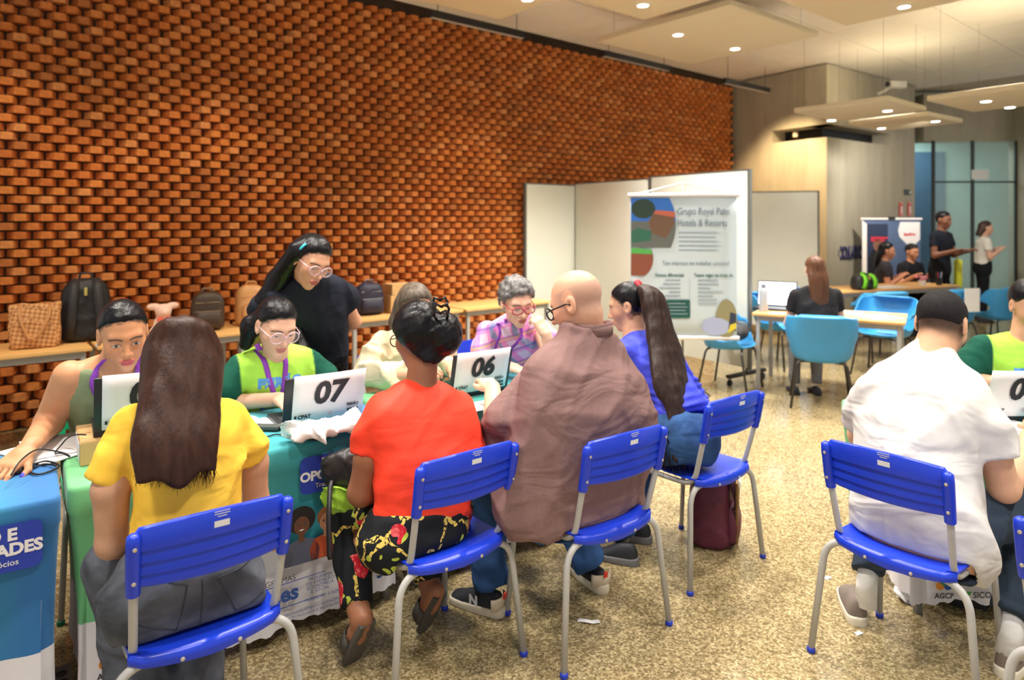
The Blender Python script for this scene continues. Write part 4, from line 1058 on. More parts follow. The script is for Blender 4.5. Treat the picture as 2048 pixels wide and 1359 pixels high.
def shoe(e, heel, toe, m_up, m_sole, ht=.09, wd=.046, lift=0, sock=None):
    """trainer from heel to toe, sole underneath as its own piece"""
    a = Vector(heel); b = Vector(toe); d = (b-a); L_ = d.length; y = d.normalized(); x = y.cross(Vector((0, 0, 1))).normalized(); z = x.cross(y)
    R = np.array([list(x), list(y), list(z)], np.float32).T
    loc = lambda P: (P-vec(a)) @ R
    def width(t): return wd*(.78+.22*np.sin(np.clip(t/L_, 0, 1)*3.0-.5))
    def fu(P):
        q = loc(P); t = q[:, 1]; k = np.clip(t/L_, 0, 1); top = ht*(1-.1*k)-.045*ss(.35, .95, k)
        wv = width(t)*.94; X = q[:, 0]/wv; zc = (q[:, 2]-.02)/np.maximum(top-.02, .01)
        d = (np.sqrt(X**2+np.clip(zc, 0, 9)**2)-1)*.04
        return smax(smax(d, np.maximum(-t+.004, t-L_+.004), .03), .018-q[:, 2], .004)
    def fs_(P):
        q = loc(P); t = q[:, 1]; k = np.clip(t/L_, 0, 1)
        d = (np.abs(q[:, 0])/width(t)-1)*.04
        return smax(smax(d, np.maximum(-t-.004, t-L_-.004), .035), np.abs(q[:, 2]-.016)-.016-.006*(1-k), .006)
    lo, hi = bbox([a, b, a+Vector((0, 0, ht))], .07)
    u_ = wmesh('shoe', solid(fu, lo, hi, .0065, name='shoe'), m_up, e)
    s_ = bpy.data.objects.new('sole', solid(fs_, lo, hi, .0065, name='sole')); s_.data.materials.append(m_sole); COL.objects.link(s_); s_.parent = u_
    return u_
# ------------------------------------------------------------------ people: cloth and shared looks
def cloth(name, c, rough=.85, var=.05, bump=.12, bscale=400): return mat(name, c, rough, var=var, vscale=14, bump=bump, bscale=bscale, spec=.2, wrinkle=.35)
def denim(name, c, fade): return mat(name, c, .9, var=fade, vscale=9, bump=.25, bscale=500, spec=.15, wrinkle=.45)
jean_blue = denim('denim_blue', (52, 84, 132), .3); jean_grey = denim('denim_grey', (88, 92, 102), .45); navy_cloth = cloth('cloth_navy', (44, 54, 72)); black_cloth = cloth('cloth_black', (26, 28, 34))
purple = cloth('lanyard_purple', (146, 74, 190), .6); lime = cloth('cloth_lime', (176, 234, 88)); dgreen = cloth('cloth_dark_green', (24, 84, 68))
Z = Vector((0, 0, 1))
nU, nV = -U, -V
def duo_sleeves(loft, r, limit, ca, cb):
    """colour by distance along r from the spine: body colour, then sleeve colour"""
    a, b = np.array(lin(ca), np.float32), np.array(lin(cb), np.float32)
    def f(P):
        t = (P-loft.S[0, :3]) @ loft.ax; c = np.stack([np.interp(t, loft.t, loft.S[:, k]) for k in range(3)], 1); x = np.abs((P-c) @ vec(r))
        w_ = ss(limit-.004, limit+.004, x)[:, None]; return a*(1-w_)+b*w_
    return f
duo = mat('cloth_two_tone', (255, 255, 255), .85, attr=True, var=.05, vscale=14, bump=.12, bscale=400, spec=.2, wrinkle=.3)
# ================================================================== long-haired person in yellow (desk 08)
f2 = V; r2 = U
e = person('person in yellow shirt with long straight brown hair, seated with back turned', dk(.417, 2.25))
hd = Head(at(364, 722, 2.17), 125, 8, 0, 1.05)
T2 = Loft(sil([(1150, 268, 500, 2.02, .115, .12), (1085, 270, 490, 2.04, .11, .115), (1010, 268, 490, 2.06, .11, .11), (940, 264, 490, 2.08, .11, .115), (885, 258, 490, 2.1, .11, .115), (845, 254, 482, 2.12, .09, .1), (815, 285, 455, 2.14, .07, .075), (795, 330, 410, 2.15, .05, .05)], r2, f2), r2, f2, 2.3, .03)
sl = [([at(278, 850, 2.05), at(240, 910, 2.02), at(212, 968, 2.0)], [.060, .062, .066]), ([at(462, 836, 2.22), at(488, 880, 2.24), at(502, 915, 2.26)], [.058, .06, .062])]
shirt(e, T2, sl, cloth('cloth_yellow', (252, 204, 74)), amp=.0046, seed=4, neck=lambda P: sph(P, at(365, 772, 2.17), .07), cut=chair_cut(ch[0]))
arms = [([at(278, 850, 2.05), at(222, 975, 2.0), at(224, 1085, 2.02), at(300, 1100, 2.3)], [.05, .05, .043, .032]), ([at(462, 836, 2.22), at(506, 925, 2.27), at(512, 1000, 2.3), at(450, 1010, 2.42)], [.048, .047, .04, .03])]
body(e, (206, 158, 128), hd, at(366, 800, 2.14), T2, .02, arms, [dict(wr=at(300, 1100, 2.3), d=(-.3, .9, 0), n=Z, side=-1, curl=30), dict(wr=at(450, 1010, 2.42), d=(-.8, .3, 0), n=Z, side=1, curl=30)], fh=.008, handh=.009,
     legs=[([dk(.33, 2.3, .55), dk(.22, 2.52, .52), dk(.29, 2.44, .09)], [.05, .045, .034]), ([dk(.5, 2.3, .55), dk(.5, 2.52, .52), dk(.47, 2.38, .09)], [.05, .045, .034])])
hairb = hair_mat('hair_dark_brown', (56, 34, 27), .45, .3)
HL = Loft(sil([(1010, 275, 428, 1.91, .02, .02), (970, 270, 434, 1.915, .025, .025), (930, 266, 437, 1.925, .03, .03), (880, 264, 443, 1.95, .05, .035), (820, 274, 444, 2.01, .085, .05), (760, 281, 450, 2.09, .09, .085), (705, 286, 446, 2.15, .095, .1), (660, 304, 428, 2.16, .075, .08), (636, 338, 395, 2.165, .03, .03)], r2, f2), r2, f2, 2.2, .012)
fhair = lambda P: smax(grooves(P, HL(P), .0045, 190, 5, (0, .05, 1), .05)-.012*wob(P*vec((1, 1, .02)), 60, 3)*ss(1.05, .82, P[:, 2]), .902+.022*wob(P*vec((1, 1, .05)), 75, 5)-P[:, 2], .01)
lo, hi = bbox([at(270, 970, 1.9), at(445, 630, 2.2)], .13)
ho = wmesh('hair', solid(fhair, lo, hi, .0065, name='hair'), hairb, e)
rg = random.Random(5); ST = []
for i in range(230):
    s = rg.random(); x0 = 272+160*s; y0 = rg.uniform(915, 935); ln = rg.uniform(15, 60)*(1-.5*abs(s-.5)); p0 = at(x0, y0, 1.875+.02*rg.random()+.1*s); ST.append([p0, at(x0+rg.uniform(-4, 4), y0+ln*.5, p0.y+.005), at(x0+rg.uniform(-8, 8), y0+ln, p0.y+.012)])
s_ = bpy.data.objects.new('hair_strands', strands(ST, .0017).me('hair_strands', True)); s_.data.materials.append(hairb); COL.objects.link(s_); s_.parent = ho; s_['kind'] = 'stuff'
hip = Loft(sil([(1262, 238, 500, 2.0, .12, .10), (1225, 214, 532, 2.0, .15, .135), (1170, 206, 538, 2.0, .16, .145), (1120, 232, 520, 2.02, .14, .135), (1085, 252, 498, 2.04, .125, .125)], r2, f2), r2, f2, 2.5, .03)
tr, ftr = trousers(e, jean_grey, hip, [([dk(.33, 2.3, .55), dk(.23, 2.5, .535), dk(.27, 2.47, .3), dk(.30, 2.43, .11)], [.095, .082, .08, .085]), ([dk(.5, 2.3, .55), dk(.52, 2.53, .52), dk(.47, 2.42, .3), dk(.46, 2.36, .13)], [.095, .08, .07, .072])], .005, 20, cut=chair_cut(ch[0]))
seam = mat('denim_seam', (58, 62, 70), .9)
for pts in ([(402, 1130), (405, 1180), (403, 1220), (398, 1258)], [(276, 1245), (300, 1253), (352, 1258)], [(352, 1258), (366, 1215), (374, 1170)], [(374, 1170), (340, 1164), (305, 1152)],
            [(435, 1155), (455, 1185), (470, 1218)], [(470, 1218), (500, 1205), (528, 1180)], [(435, 1155), (480, 1135), (510, 1105)]):
    L_ = [snap(ftr, at(x, y, 2.0), (at(x, y, 2.0)-Vector((0, 0, H)))*-1, .001, .4) for x, y in [tuple(v) for v in crspline(pts, 10)]]
    q_ = bpy.data.objects.new('seam', MB().tube(L_, .0028, 5).me('seam', True)); q_.data.materials.append(seam); COL.objects.link(q_); q_.parent = tr
for u_, v_ in ((.29, 2.44), (.47, 2.38)): shoe(e, dk(u_, v_-.06), dk(u_-.02, v_+.17), mat('shoe_black', (30, 30, 32), .6), mat('sole_white', (226, 224, 214), .6))
# ================================================================== person in red (desk 07)
e = person('person in red shirt and flowered trousers with black hair clipped up', dk(1.233, 2.253))
hd6 = Head(at(838, 672, 2.64), 138, 12, 0, 1.06)
T6 = Loft(sil([(1075, 738, 936, 2.5, .12, .12), (1045, 738, 934, 2.5, .12, .125), (1000, 752, 945, 2.51, .115, .115), (950, 756, 975, 2.53, .115, .11), (900, 752, 970, 2.55, .12, .115), (850, 738, 962, 2.57, .12, .115), (810, 744, 946, 2.59, .1, .1), (775, 782, 905, 2.61, .07, .075), (755, 812, 868, 2.63, .05, .05)], U, V), U, V, 2.4, .02)
redc = mat('cloth_red', (246, 68, 44), .6, var=.03, vscale=14, bump=.05, bscale=500, spec=.3, wrinkle=.25)
sl = [([at(765, 818, 2.52), at(740, 868, 2.5), at(735, 908, 2.49)], [.062, .06, .062]), ([at(918, 810, 2.69), at(930, 850, 2.72), at(932, 885, 2.73)], [.058, .056, .054])]
hem = at(835, 1050, 2.5)
_, f6 = shirt(e, T6, sl, redc, amp=.0028, seed=8, neck=lambda P: elp(P, at(842, 748, 2.66), (.062, .062, .03)), stretch=(1, 1, 1), cut=chair_cut(ch[1]))
arms = [([at(765, 818, 2.52), at(738, 915, 2.49), at(722, 985, 2.5), at(790, 985, 2.66)], [.052, .053, .047, .033]), ([at(915, 812, 2.69), at(925, 885, 2.73), at(915, 955, 2.75), at(860, 960, 2.78)], [.045, .046, .042, .032])]
legL = [dk(1.14, 2.28, .53), at(700, 1018, 2.67), at(716, 1215, 2.49), at(722, 1240, 2.46)]
legR = [dk(1.33, 2.28, .53), dk(1.31, 2.55, .5), at(858, 1165, 2.7), at(864, 1185, 2.67)]
footL = (at(728, 1252, 2.45), at(706, 1300, 2.5)); footR = (at(872, 1196, 2.66), at(852, 1236, 2.69))
body(e, (150, 100, 74), hd6, at(842, 770, 2.6), T6, .02, arms, [dict(wr=at(790, 985, 2.66), d=(.9, .2, 0), n=Z, side=-1, curl=35), dict(wr=at(860, 960, 2.78), d=(-1, .1, 0), n=Z, side=1, curl=35)],
     legs=[(legL, [.05, .05, .038, .034]), (legR, [.05, .05, .038, .034]), ([footL[0]+Z*.03, footL[0]*.4+footL[1]*.6+Z*.03, footL[1]+Z*.018], [.034, .034, .02]), ([footR[0]+Z*.03, footR[0]*.4+footR[1]*.6+Z*.03, footR[1]+Z*.018], [.034, .036, .022])], fh=.005, handh=.009)
hblk = hair_mat('hair_black', (22, 22, 26), .3, .3)
c1, c2 = at(836, 655, 2.63), at(893, 668, 2.6)
def fh6(P):
    d = elp(P, c1, (.098, .112, .108)); d = smin(d, elp(P, c2, (.062, .08, .082)), .03)
    d = smin(d, elp(P, at(850, 712, 2.6), (.07, .06, .05)), .03)
    q = hd6.q(P); d = smax(d, .80*(q[:, 1]-.055)-.6*(q[:, 2]-.06), .015)
    return grooves(P, d, .0028, 300, 2, (.8, 0, .5), .12)
lo, hi = bbox([c1, c2], .17); wmesh('hair', solid(fh6, lo, hi, .005, name='hair'), hblk, e)
clip_m = mat('clip_dark_metal', (58, 56, 58), .25, .6); b = MB(); cc = at(880, 612, 2.52)
for (dx, dz_) in ((0, .022), (.006, -.002), (.002, -.026)):
    for s in (-1, 1): b.tube([cc+Vector((dx, -.004, dz_)), cc+Vector((dx+s*.02, -.012, dz_+.012)), cc+Vector((dx+s*.026, .014, dz_-.01)), cc+Vector((dx+s*.02, .035, dz_-.026))], .0055, 6)
b.box(cc+Vector((-.02, -.012, .004)), (.016, .01, .03), bev=.003)
co = wmesh('hair_clip', b.me('hair_clip', True), clip_m, e)
glasses(e, hd6, mat('frame_brown', (92, 58, 46), .3), lens=False)
def flower_mat():
    m = bpy.data.materials.new('flowered_cloth'); m.use_nodes = True; nt = m.node_tree; b = nt.nodes['Principled BSDF']; L = nt.links.new
    tc = nd(nt, 'ShaderNodeTexCoord'); n = nd(nt, 'ShaderNodeTexNoise', i_Scale=14.0); L(tc.outputs['Object'], n.inputs['Vector'])
    mx0 = nd(nt, 'ShaderNodeMix', data_type='RGBA'); mx0.inputs[0].default_value = .06; L(tc.outputs['Object'], mx0.inputs[6]); L(n.outputs['Color'], mx0.inputs[7])
    def vor(scale, feat='F1', src=mx0.outputs[2]):
        v = nd(nt, 'ShaderNodeTexVoronoi', feature=feat, i_Scale=scale); L(src, v.inputs['Vector']); return v
    def less(sock, x):
        a = nd(nt, 'ShaderNodeMath', operation='LESS_THAN'); a.inputs[1].default_value = x; L(sock, a.inputs[0]); return a.outputs[0]
    def mul(a, b_):
        q = nd(nt, 'ShaderNodeMath', operation='MULTIPLY'); L(a, q.inputs[0]); L(b_, q.inputs[1]); return q.outputs[0]
    def over(base, fac, col):
        q = nd(nt, 'ShaderNodeMix', data_type='RGBA'); L(fac, q.inputs[0])
        if isinstance(base, tuple): q.inputs[6].default_value = base
        else: L(base, q.inputs[6])
        if isinstance(col, tuple): q.inputs[7].default_value = (*lin(col), 1)
        else: L(col, q.inputs[7])
        return q.outputs[2]
    ch_ = vor(6.0, 'DISTANCE_TO_EDGE'); lk = vor(90.0); gold = mul(less(ch_.outputs['Distance'], .03), less(lk.outputs['Distance'], .62))
    c = over((*lin((18, 22, 28)), 1), gold, (216, 190, 96))
    v1 = vor(8.0); sp = nd(nt, 'ShaderNodeSeparateColor'); L(v1.outputs['Color'], sp.inputs[0])
    lf = vor(26.0); spl = nd(nt, 'ShaderNodeSeparateColor'); L(lf.outputs['Color'], spl.inputs[0])
    leaf = mul(mul(less(v1.outputs['Distance'], .56), less(sp.outputs[0], .55)), mul(less(lf.outputs['Distance'], .42), less(spl.outputs[0], .6)))
    c = over(c, leaf, (170, 184, 72))
    pet = vor(60.0); rmp = nd(nt, 'ShaderNodeValToRGB'); rmp.color_ramp.elements[0].color = (*lin((236, 128, 130)), 1); rmp.color_ramp.elements[1].color = (*lin((186, 26, 44)), 1); rmp.color_ramp.elements[1].position = .6
    L(pet.outputs['Distance'], rmp.inputs[0])
    rose = mul(less(v1.outputs['Distance'], .36), less(sp.outputs[0], .55)); c = over(c, rose, rmp.outputs[0])
    L(c, b.inputs['Base Color']); b.inputs['Roughness'].default_value = .75; b.inputs['Specular IOR Level'].default_value = .25; return m
hip6 = Loft(sil([(1128, 735, 935, 2.46, .13, .11), (1085, 720, 940, 2.47, .15, .13), (1040, 730, 938, 2.49, .14, .125), (1010, 750, 936, 2.5, .12, .12)], U, V), U, V, 2.4, .03)
tr, f6t = trousers(e, flower_mat(), hip6, [([dk(1.14, 2.3, .53), at(700, 1018, 2.67), at(704, 1120, 2.6), at(714, 1212, 2.5)], [.092, .078, .064, .056]), ([dk(1.33, 2.28, .53), dk(1.31, 2.55, .5), at(846, 1110, 2.76), at(856, 1160, 2.71)], [.09, .075, .06, .055])], .003, 18, cut=chair_cut(ch[1]))
slim = mat('sandal_grey', (78, 74, 70), .7, bump=.3, bscale=200)
for (h_, t_) in (footL, footR):
    a, b_ = h_+(h_-t_).normalized()*.03-Z*.0, t_+(t_-h_).normalized()*.06;  y = (b_-a).normalized(); x = y.cross(Z).normalized(); zz = x.cross(y); Lg = (b_-a).length
    pts = [(-.032, 0), (.032, 0), (.038, Lg*.3), (.042, Lg*.7), (.034, Lg*.93), (.0, Lg), (-.034, Lg*.93), (-.042, Lg*.7), (-.038, Lg*.3)]
    M = Matrix(((x.x, y.x, zz.x, a.x), (x.y, y.y, zz.y, a.y), (x.z, y.z, zz.z, a.z), (0, 0, 0, 1)))
    so = wmesh('sandal', MB().prism(pts, -.018, .0, M).me('sandal'), slim, e)
    st = [M @ Vector(((.045)*math.cos(k/8*math.pi), Lg*.58+.0*k, .062*math.sin(k/8*math.pi))) for k in range(9)]
    q_ = bpy.data.objects.new('strap', ribbon(st, y, .06, .005).me('strap', True)); q_.data.materials.append(slim); COL.objects.link(q_); q_.parent = so
# ================================================================== bald person in brown polo (desk 06)
e = person('bald person with black-framed glasses in a brown polo shirt', dk(1.838, 2.086))
hd8 = Head(at(1152, 606, 2.84), 150, 24, 0, 1.17)
T8 = Loft(sil([(1062, 1010, 1262, 2.69, .16, .12), (1030, 998, 1284, 2.69, .17, .125), (980, 1002, 1296, 2.7, .175, .13), (920, 1014, 1306, 2.71, .175, .135), (860, 1036, 1310, 2.72, .165, .14), (800, 1042, 1310, 2.74, .15, .14), (748, 1050, 1294, 2.76, .125, .13), (710, 1078, 1268, 2.79, .09, .1), (678, 1116, 1242, 2.815, .08, .085), (656, 1128, 1234, 2.82, .072, .075)], U, V), U, V, 2.3, .02)
brown = mat('cloth_brown_melange', (132, 104, 102), .9, var=.1, vscale=160, bump=.1, bscale=500, spec=.15, wrinkle=.5)
sl = [([at(1075, 768, 2.72), at(1020, 835, 2.68), at(1000, 885, 2.74)], [.086, .09, .088]), ([at(1258, 775, 2.93), at(1278, 850, 2.98), at(1275, 890, 3.05)], [.08, .08, .078])]
clc = at(1180, 655, 2.82)
_, f8 = shirt(e, T8, sl, brown, amp=.0048, fq=13, seed=21, k=.02, stretch=(.9, .9, 1.3), cut=chair_cut(ch[2]))
cp = [at(1179, 660, 2.83)+(U*math.cos(a)*.094+V*math.sin(a)*.090)+Z*(.012-.055*max(0, math.sin(a))) for a in [math.radians(-200+k*13) for k in range(17)]]
wmesh('collar', ribbon(cp, Z, .048, .010).me('collar', True), brown, e)
arms = [([at(1075, 768, 2.72), at(1020, 835, 2.69), at(1000, 888, 2.75), at(990, 862, 2.88), at(985, 775, 3.2)], [.062, .062, .062, .055, .036]), ([at(1250, 780, 2.95), at(1272, 880, 3.05), at(1225, 838, 3.2), at(1110, 780, 3.3)], [.05, .055, .052, .036])]
body(e, (226, 172, 144), hd8, at(1172, 705, 2.88), T8, .025, arms, [dict(wr=at(985, 778, 3.18), d=(-.35, .85, .22), n=Z, side=-1, curl=30, s=1.05), dict(wr=at(1110, 780, 3.3), d=(-.8, .5, 0), n=Z, side=1, curl=30)], jaw=1.12, nose=1.05, neck_r=(.06, .068),
     shave=(lin((182, 150, 138)), .6, .052), stubble=lin((170, 140, 128)), fh=.004)
glasses(e, hd8, mat('frame_black', (20, 20, 22), .3), .028, .021, .0030)
hip8 = Loft(sil([(1078, 1060, 1226, 2.70, .13, .08), (1045, 1045, 1245, 2.72, .15, .08), (1005, 1045, 1250, 2.73, .13, .08)], U, V), U, V, 2.4, .03)
trousers(e, jean_blue, hip8, [([dk(1.74, 2.15, .52), dk(1.60, 2.50, .5), dk(1.615, 2.46, .28), dk(1.60, 2.38, .09)], [.105, .085, .075, .075]), ([dk(1.94, 2.12, .52), dk(1.99, 2.50, .5), dk(2.02, 2.36, .25), dk(2.04, 2.25, .1)], [.1, .08, .07, .068])], .005, 18, cut=chair_cut(ch[2]))
upb = mat('trainer_black', (34, 36, 44), .6); sowh = mat('trainer_sole', (222, 212, 190), .6, var=.06, vscale=40)
upw = mat('trainer_cream', (214, 200, 176), .6)
s1 = shoe(e, (-.035, 2.81, 0), (-.255, 2.945, 0), upb, sowh, .1, .05)
s2 = shoe(e, (.405, 2.98, 0), (.29, 3.21, 0), upb, sowh, .1, .05)
for s_, hp, dr in ((s1, Vector((-.035, 2.81, 0)), Vector((-.22, .135, 0)).normalized()), (s2, Vector((.405, 2.98, 0)), Vector((-.115, .23, 0)).normalized())):
    x = dr.cross(Z).normalized(); hc = MB(); st = [hp+dr*(.02-.035*math.cos(a)+.02)+x*.05*math.sin(a)+Z*.055 for a in [math.radians(-75+k*15) for k in range(11)]]
    q_ = bpy.data.objects.new('heel_counter', ribbon(st, Z, .05, .006).me('heel_counter', True)); q_.data.materials.append(upw); COL.objects.link(q_); q_.parent = s_
    q_ = bpy.data.objects.new('heel_tab', ribbon([hp-dr*.006+Z*.075, hp-dr*.008+Z*.10], x, .018, .006).me('heel_tab')); q_.data.materials.append(redm); COL.objects.link(q_); q_.parent = s_
    if s_ is s1:
        # flat lettering on the near side of the trainer
        side = -x if (-x).y < 0 else x
        M = frame(hp+dr*.115+side*.0475+Z*.04, -dr if side.cross(Z).dot(dr) > 0 else dr, Z)
        me = text_me('N', .055, .003)
        q_ = bpy.data.objects.new('lettering', me.copy()); q_.data.materials.append(txw); COL.objects.link(q_); q_.parent = s_; q_.matrix_basis = M @ Matrix.Translation((0, 0, .006))
# ================================================================== ponytailed person in blue (desk 05)
e = person('person in bright blue blouse with very long wavy ponytail', dk(2.625, 2.19))
hd9 = Head(at(1256, 612, 3.62), 158, 14, 0, 1.06)
T9 = Loft(sil([(838, 1305, 1428, 3.28, .12, .12), (800, 1300, 1396, 3.32, .11, .115), (760, 1275, 1372, 3.4, .11, .115), (720, 1246, 1348, 3.48, .105, .11), (690, 1236, 1325, 3.54, .085, .09), (668, 1244, 1298, 3.58, .055, .06)], U, V), U, V, 2.3, .02)
bluec = mat('cloth_bright_blue', (62, 74, 214), .6, var=.05, vscale=14, bump=.1, bscale=400, spec=.3, wrinkle=.4)
def peplum(P, d): return d-.006*np.sin(P[:, 2]*190)*ss(.86, .80, P[:, 2])
sl = [([at(1245, 705, 3.42), at(1225, 760, 3.45), at(1210, 800, 3.55)], [.06, .06, .055]), ([at(1335, 710, 3.6), at(1370, 770, 3.62), at(1392, 805, 3.62)], [.058, .058, .062])]
shirt(e, T9, sl, bluec, amp=.004, seed=31, extra=peplum, neck=lambda P: sph(P, at(1262, 648, 3.62), .058), cut=chair_cut(ch[3]))
arms = [([at(1245, 705, 3.42), at(1210, 790, 3.55), at(1180, 745, 3.75)], [.045, .04, .03]), ([at(1335, 710, 3.6), at(1392, 800, 3.62), at(1330, 760, 3.9)], [.036, .040, .03])]
body(e, (214, 164, 136), hd9, at(1268, 680, 3.56), T9, .02, arms, [dict(wr=at(1180, 745, 3.75), d=(-.6, .6, .2), n=Z, side=-1, curl=40), dict(wr=at(1330, 760, 3.9), d=(-.8, .4, .1), n=Z, side=1, curl=40)], lid=.2, lips=(190, 104, 96), scalp=((.072, .078), (40, 34, 32)))
hw = hair_mat('hair_wavy_brown', (46, 34, 31), .4, .4)
tie = hd9.w((.0, -.085, .085))
pony = [tie, at(1302, 590, 3.5), at(1318, 650, 3.42), at(1332, 710, 3.34), at(1345, 770, 3.24), at(1352, 840, 3.16), at(1352, 925, 3.1)]
HP = Loft([(p, a, b_, c_) for p, a, b_, c_ in zip(crspline([list(p) for p in pony], 7)[::-1], (.03, .07, .1, .105, .085, .07, .03), (.012, .025, .035, .04, .045, .05, .03), (.012, .025, .035, .04, .045, .05, .03))], U, V, 2.2, .012)
f9 = cap_hair(hd9, .006, (.072, .078), -.06)
def fh9(P): return grooves(P, f9(P), .0016, 380, 3, (.6, .4, .5), .1)
lo, hi = bbox([hd9.c], .16); ho = wmesh('hair', solid(fh9, lo, hi, .006, name='hair'), hblk, e)
fp = lambda P: grooves(P, HP(P), .004, 130, 6, (.15, -.25, 1), .1)-.009*wob(P*vec((1, 1, .6)), 45, 8)*ss(1.2, 1.0, P[:, 2])-.012*wob(P*vec((1, 1, .05)), 55, 12)*ss(1.0, .8, P[:, 2])
lo, hi = bbox(pony, .13); po = wmesh('ponytail', solid(fp, lo, hi, .0075, name='ponytail'), hw, e)
rg = random.Random(9); ST = []
for i in range(110):
    x0 = rg.uniform(1300, 1392); y0 = rg.uniform(850, 885); ln = rg.uniform(40, 90)*(1-abs((x0-1350)/70)*.4); p0 = at(x0, y0, 3.2+.03*rg.random()-.0008*(y0-740)); w_ = rg.uniform(-6, 6)
    ST.append([p0, at(x0+w_+5, y0+ln*.35, p0.y), at(x0-w_+8, y0+ln*.7, p0.y), at(x0+16+w_, y0+ln, p0.y+.01)])
s_ = bpy.data.objects.new('hair_strands', strands(ST, .0024).me('hair_strands', True)); s_.data.materials.append(hw); COL.objects.link(s_); s_.parent = po; s_['kind'] = 'stuff'
ring = [tie+Vector(hd9.R @ Vector((.028*math.cos(a), .012*math.sin(a), .026*math.sin(a)))) for a in [k*math.pi/7 for k in range(14)]]
wmesh('hair_tie', MB().tube(ring, .013, 8, closed=True).me('hair_tie', True), mat('hair_tie_red', (220, 44, 62), .7), e)
hip9 = Loft(sil([(930, 1320, 1428, 3.2, .13, .11), (890, 1306, 1440, 3.22, .15, .14), (850, 1306, 1436, 3.25, .14, .13), (828, 1310, 1424, 3.28, .12, .12)], U, V), U, V, 2.4, .03)
trousers(e, jean_blue, hip9, [([dk(2.52, 2.3, .52), dk(2.42, 2.57, .5), dk(2.38, 2.48, .27), dk(2.36, 2.36, .1)], [.09, .075, .06, .055]), ([dk(2.7, 2.3, .52), dk(2.68, 2.57, .5), dk(2.63, 2.53, .27), dk(2.58, 2.5, .1)], [.09, .075, .06, .055])], .004, 20, h=.012, cut=chair_cut(ch[3]))
for (u_, v_) in ((2.36, 2.33), (2.58, 2.45)): shoe(e, dk(u_, v_-.05), dk(u_-.09, v_+.13), upb, mat('sole_grey', (120, 120, 124), .6), .1, .046)
# ================================================================== person in white shirt
FW = Vector((.777, .629, 0)); RW = Vector((.629, -.777, 0))
e = person('person in plain white shirt and dark trousers with short black hair', (1.47, 2.5))
hd10 = Head(at(1884, 648, 2.74), 42, 24, 0, 1.12)
T10 = Loft(sil([(1138, 1735, 1965, 2.46, .15, .12), (1100, 1708, 1985, 2.47, .16, .135), (1050, 1696, 1978, 2.49, .155, .145), (990, 1694, 1958, 2.52, .15, .14), (920, 1700, 1948, 2.56, .145, .135), (850, 1704, 1965, 2.6, .14, .135), (790, 1710, 1978, 2.64, .12, .13), (748, 1734, 1962, 2.67, .09, .105), (718, 1782, 1924, 2.70, .072, .078), (692, 1818, 1908, 2.72, .062, .064)], RW, FW), RW, FW, 2.4, .02)
white = mat('cloth_white', (216, 214, 210), .85, var=.02, vscale=14, bump=.1, bscale=400, spec=.2, wrinkle=.5)
sl = [([at(1745, 780, 2.72), at(1722, 822, 2.78), at(1716, 850, 2.82)], [.07, .07, .07]), ([at(1945, 800, 2.52), at(1972, 858, 2.47), at(1985, 905, 2.46)], [.068, .074, .08])]
shirt(e, T10, sl, white, amp=.0042, fq=12, seed=41, stretch=(1.2, 1.2, .5), cut=chair_cut(ch[4]))
arms = [([at(1745, 780, 2.72), at(1722, 870, 2.88), at(1850, 800, 3.06)], [.055, .05, .034]), ([at(1940, 800, 2.54), at(1985, 900, 2.46), at(2008, 975, 2.47), at(2075, 855, 2.72)], [.046, .056, .05, .036])]
body(e, (226, 176, 142), hd10, at(1858, 725, 2.69), T10, .02, arms, [dict(wr=at(1850, 800, 3.06), d=(.9, .3, 0), n=Z, side=1, curl=35), dict(wr=at(2075, 855, 2.72), d=(.5, .8, 0), n=Z, side=-1, curl=30)], jaw=1.1, neck_r=(.06, .066), stubble=lin((70, 52, 44)),
     shave=(lin((44, 36, 32)), .9, .07), fh=.004)
f10 = cap_hair(hd10, .004, (.075, .075), -.012)
lo, hi = bbox([hd10.c], .17); wmesh('hair', solid(lambda P: grooves(P, f10(P), .0012, 300, 3), lo, hi, .006, name='hair'), mat('hair_cropped', (34, 32, 34), .7, var=.3, vscale=120, bump=.6, bscale=300, spec=.2), e)
dark_tr = cloth('cloth_dark_slate', (50, 62, 78))
hip10 = Loft(sil([(1150, 1740, 1950, 2.46, .13, .1), (1110, 1720, 1985, 2.48, .15, .12), (1060, 1715, 1970, 2.5, .14, .12)], RW, FW), RW, FW, 2.4, .03)
pc = Vector((1.47, 2.5, 0))
lg = lambda x, y, z: pc+RW*x+FW*y+Z*z
trousers(e, dark_tr, hip10, [([lg(-.1, .05, .52), lg(-.245, .27, .5), lg(-.235, .24, .32), lg(-.225, .15, .205)], [.1, .075, .068, .06]), ([lg(.1, .05, .53), lg(.24, .44, .53), lg(.25, .36, .34), lg(.24, .24, .2)], [.105, .085, .078, .068])], .006, 18, cut=chair_cut(ch[4]))
sock_m = cloth('sock_white', (236, 236, 236)); upg = mat('trainer_taupe', (128, 116, 108), .8, var=.06, vscale=30); solec = mat('trainer_cream_sole', (232, 226, 206), .6)
for (a, b_, c_) in ((lg(-.225, .155, .25), lg(-.23, .135, .07), (lg(-.235, .085, 0), lg(-.235, .085, 0)+Vector((.085, .25, 0)))), (lg(.24, .25, .22), lg(.235, .215, .07), (lg(.235, .165, 0), lg(.22, .43, 0)))):
    wmesh('sock', MB().tube([a, (a+b_)/2, b_], [.038, .039, .043], 14).me('sock', True), sock_m, e)
    shoe(e, *c_, upg, solec, .105, .054)
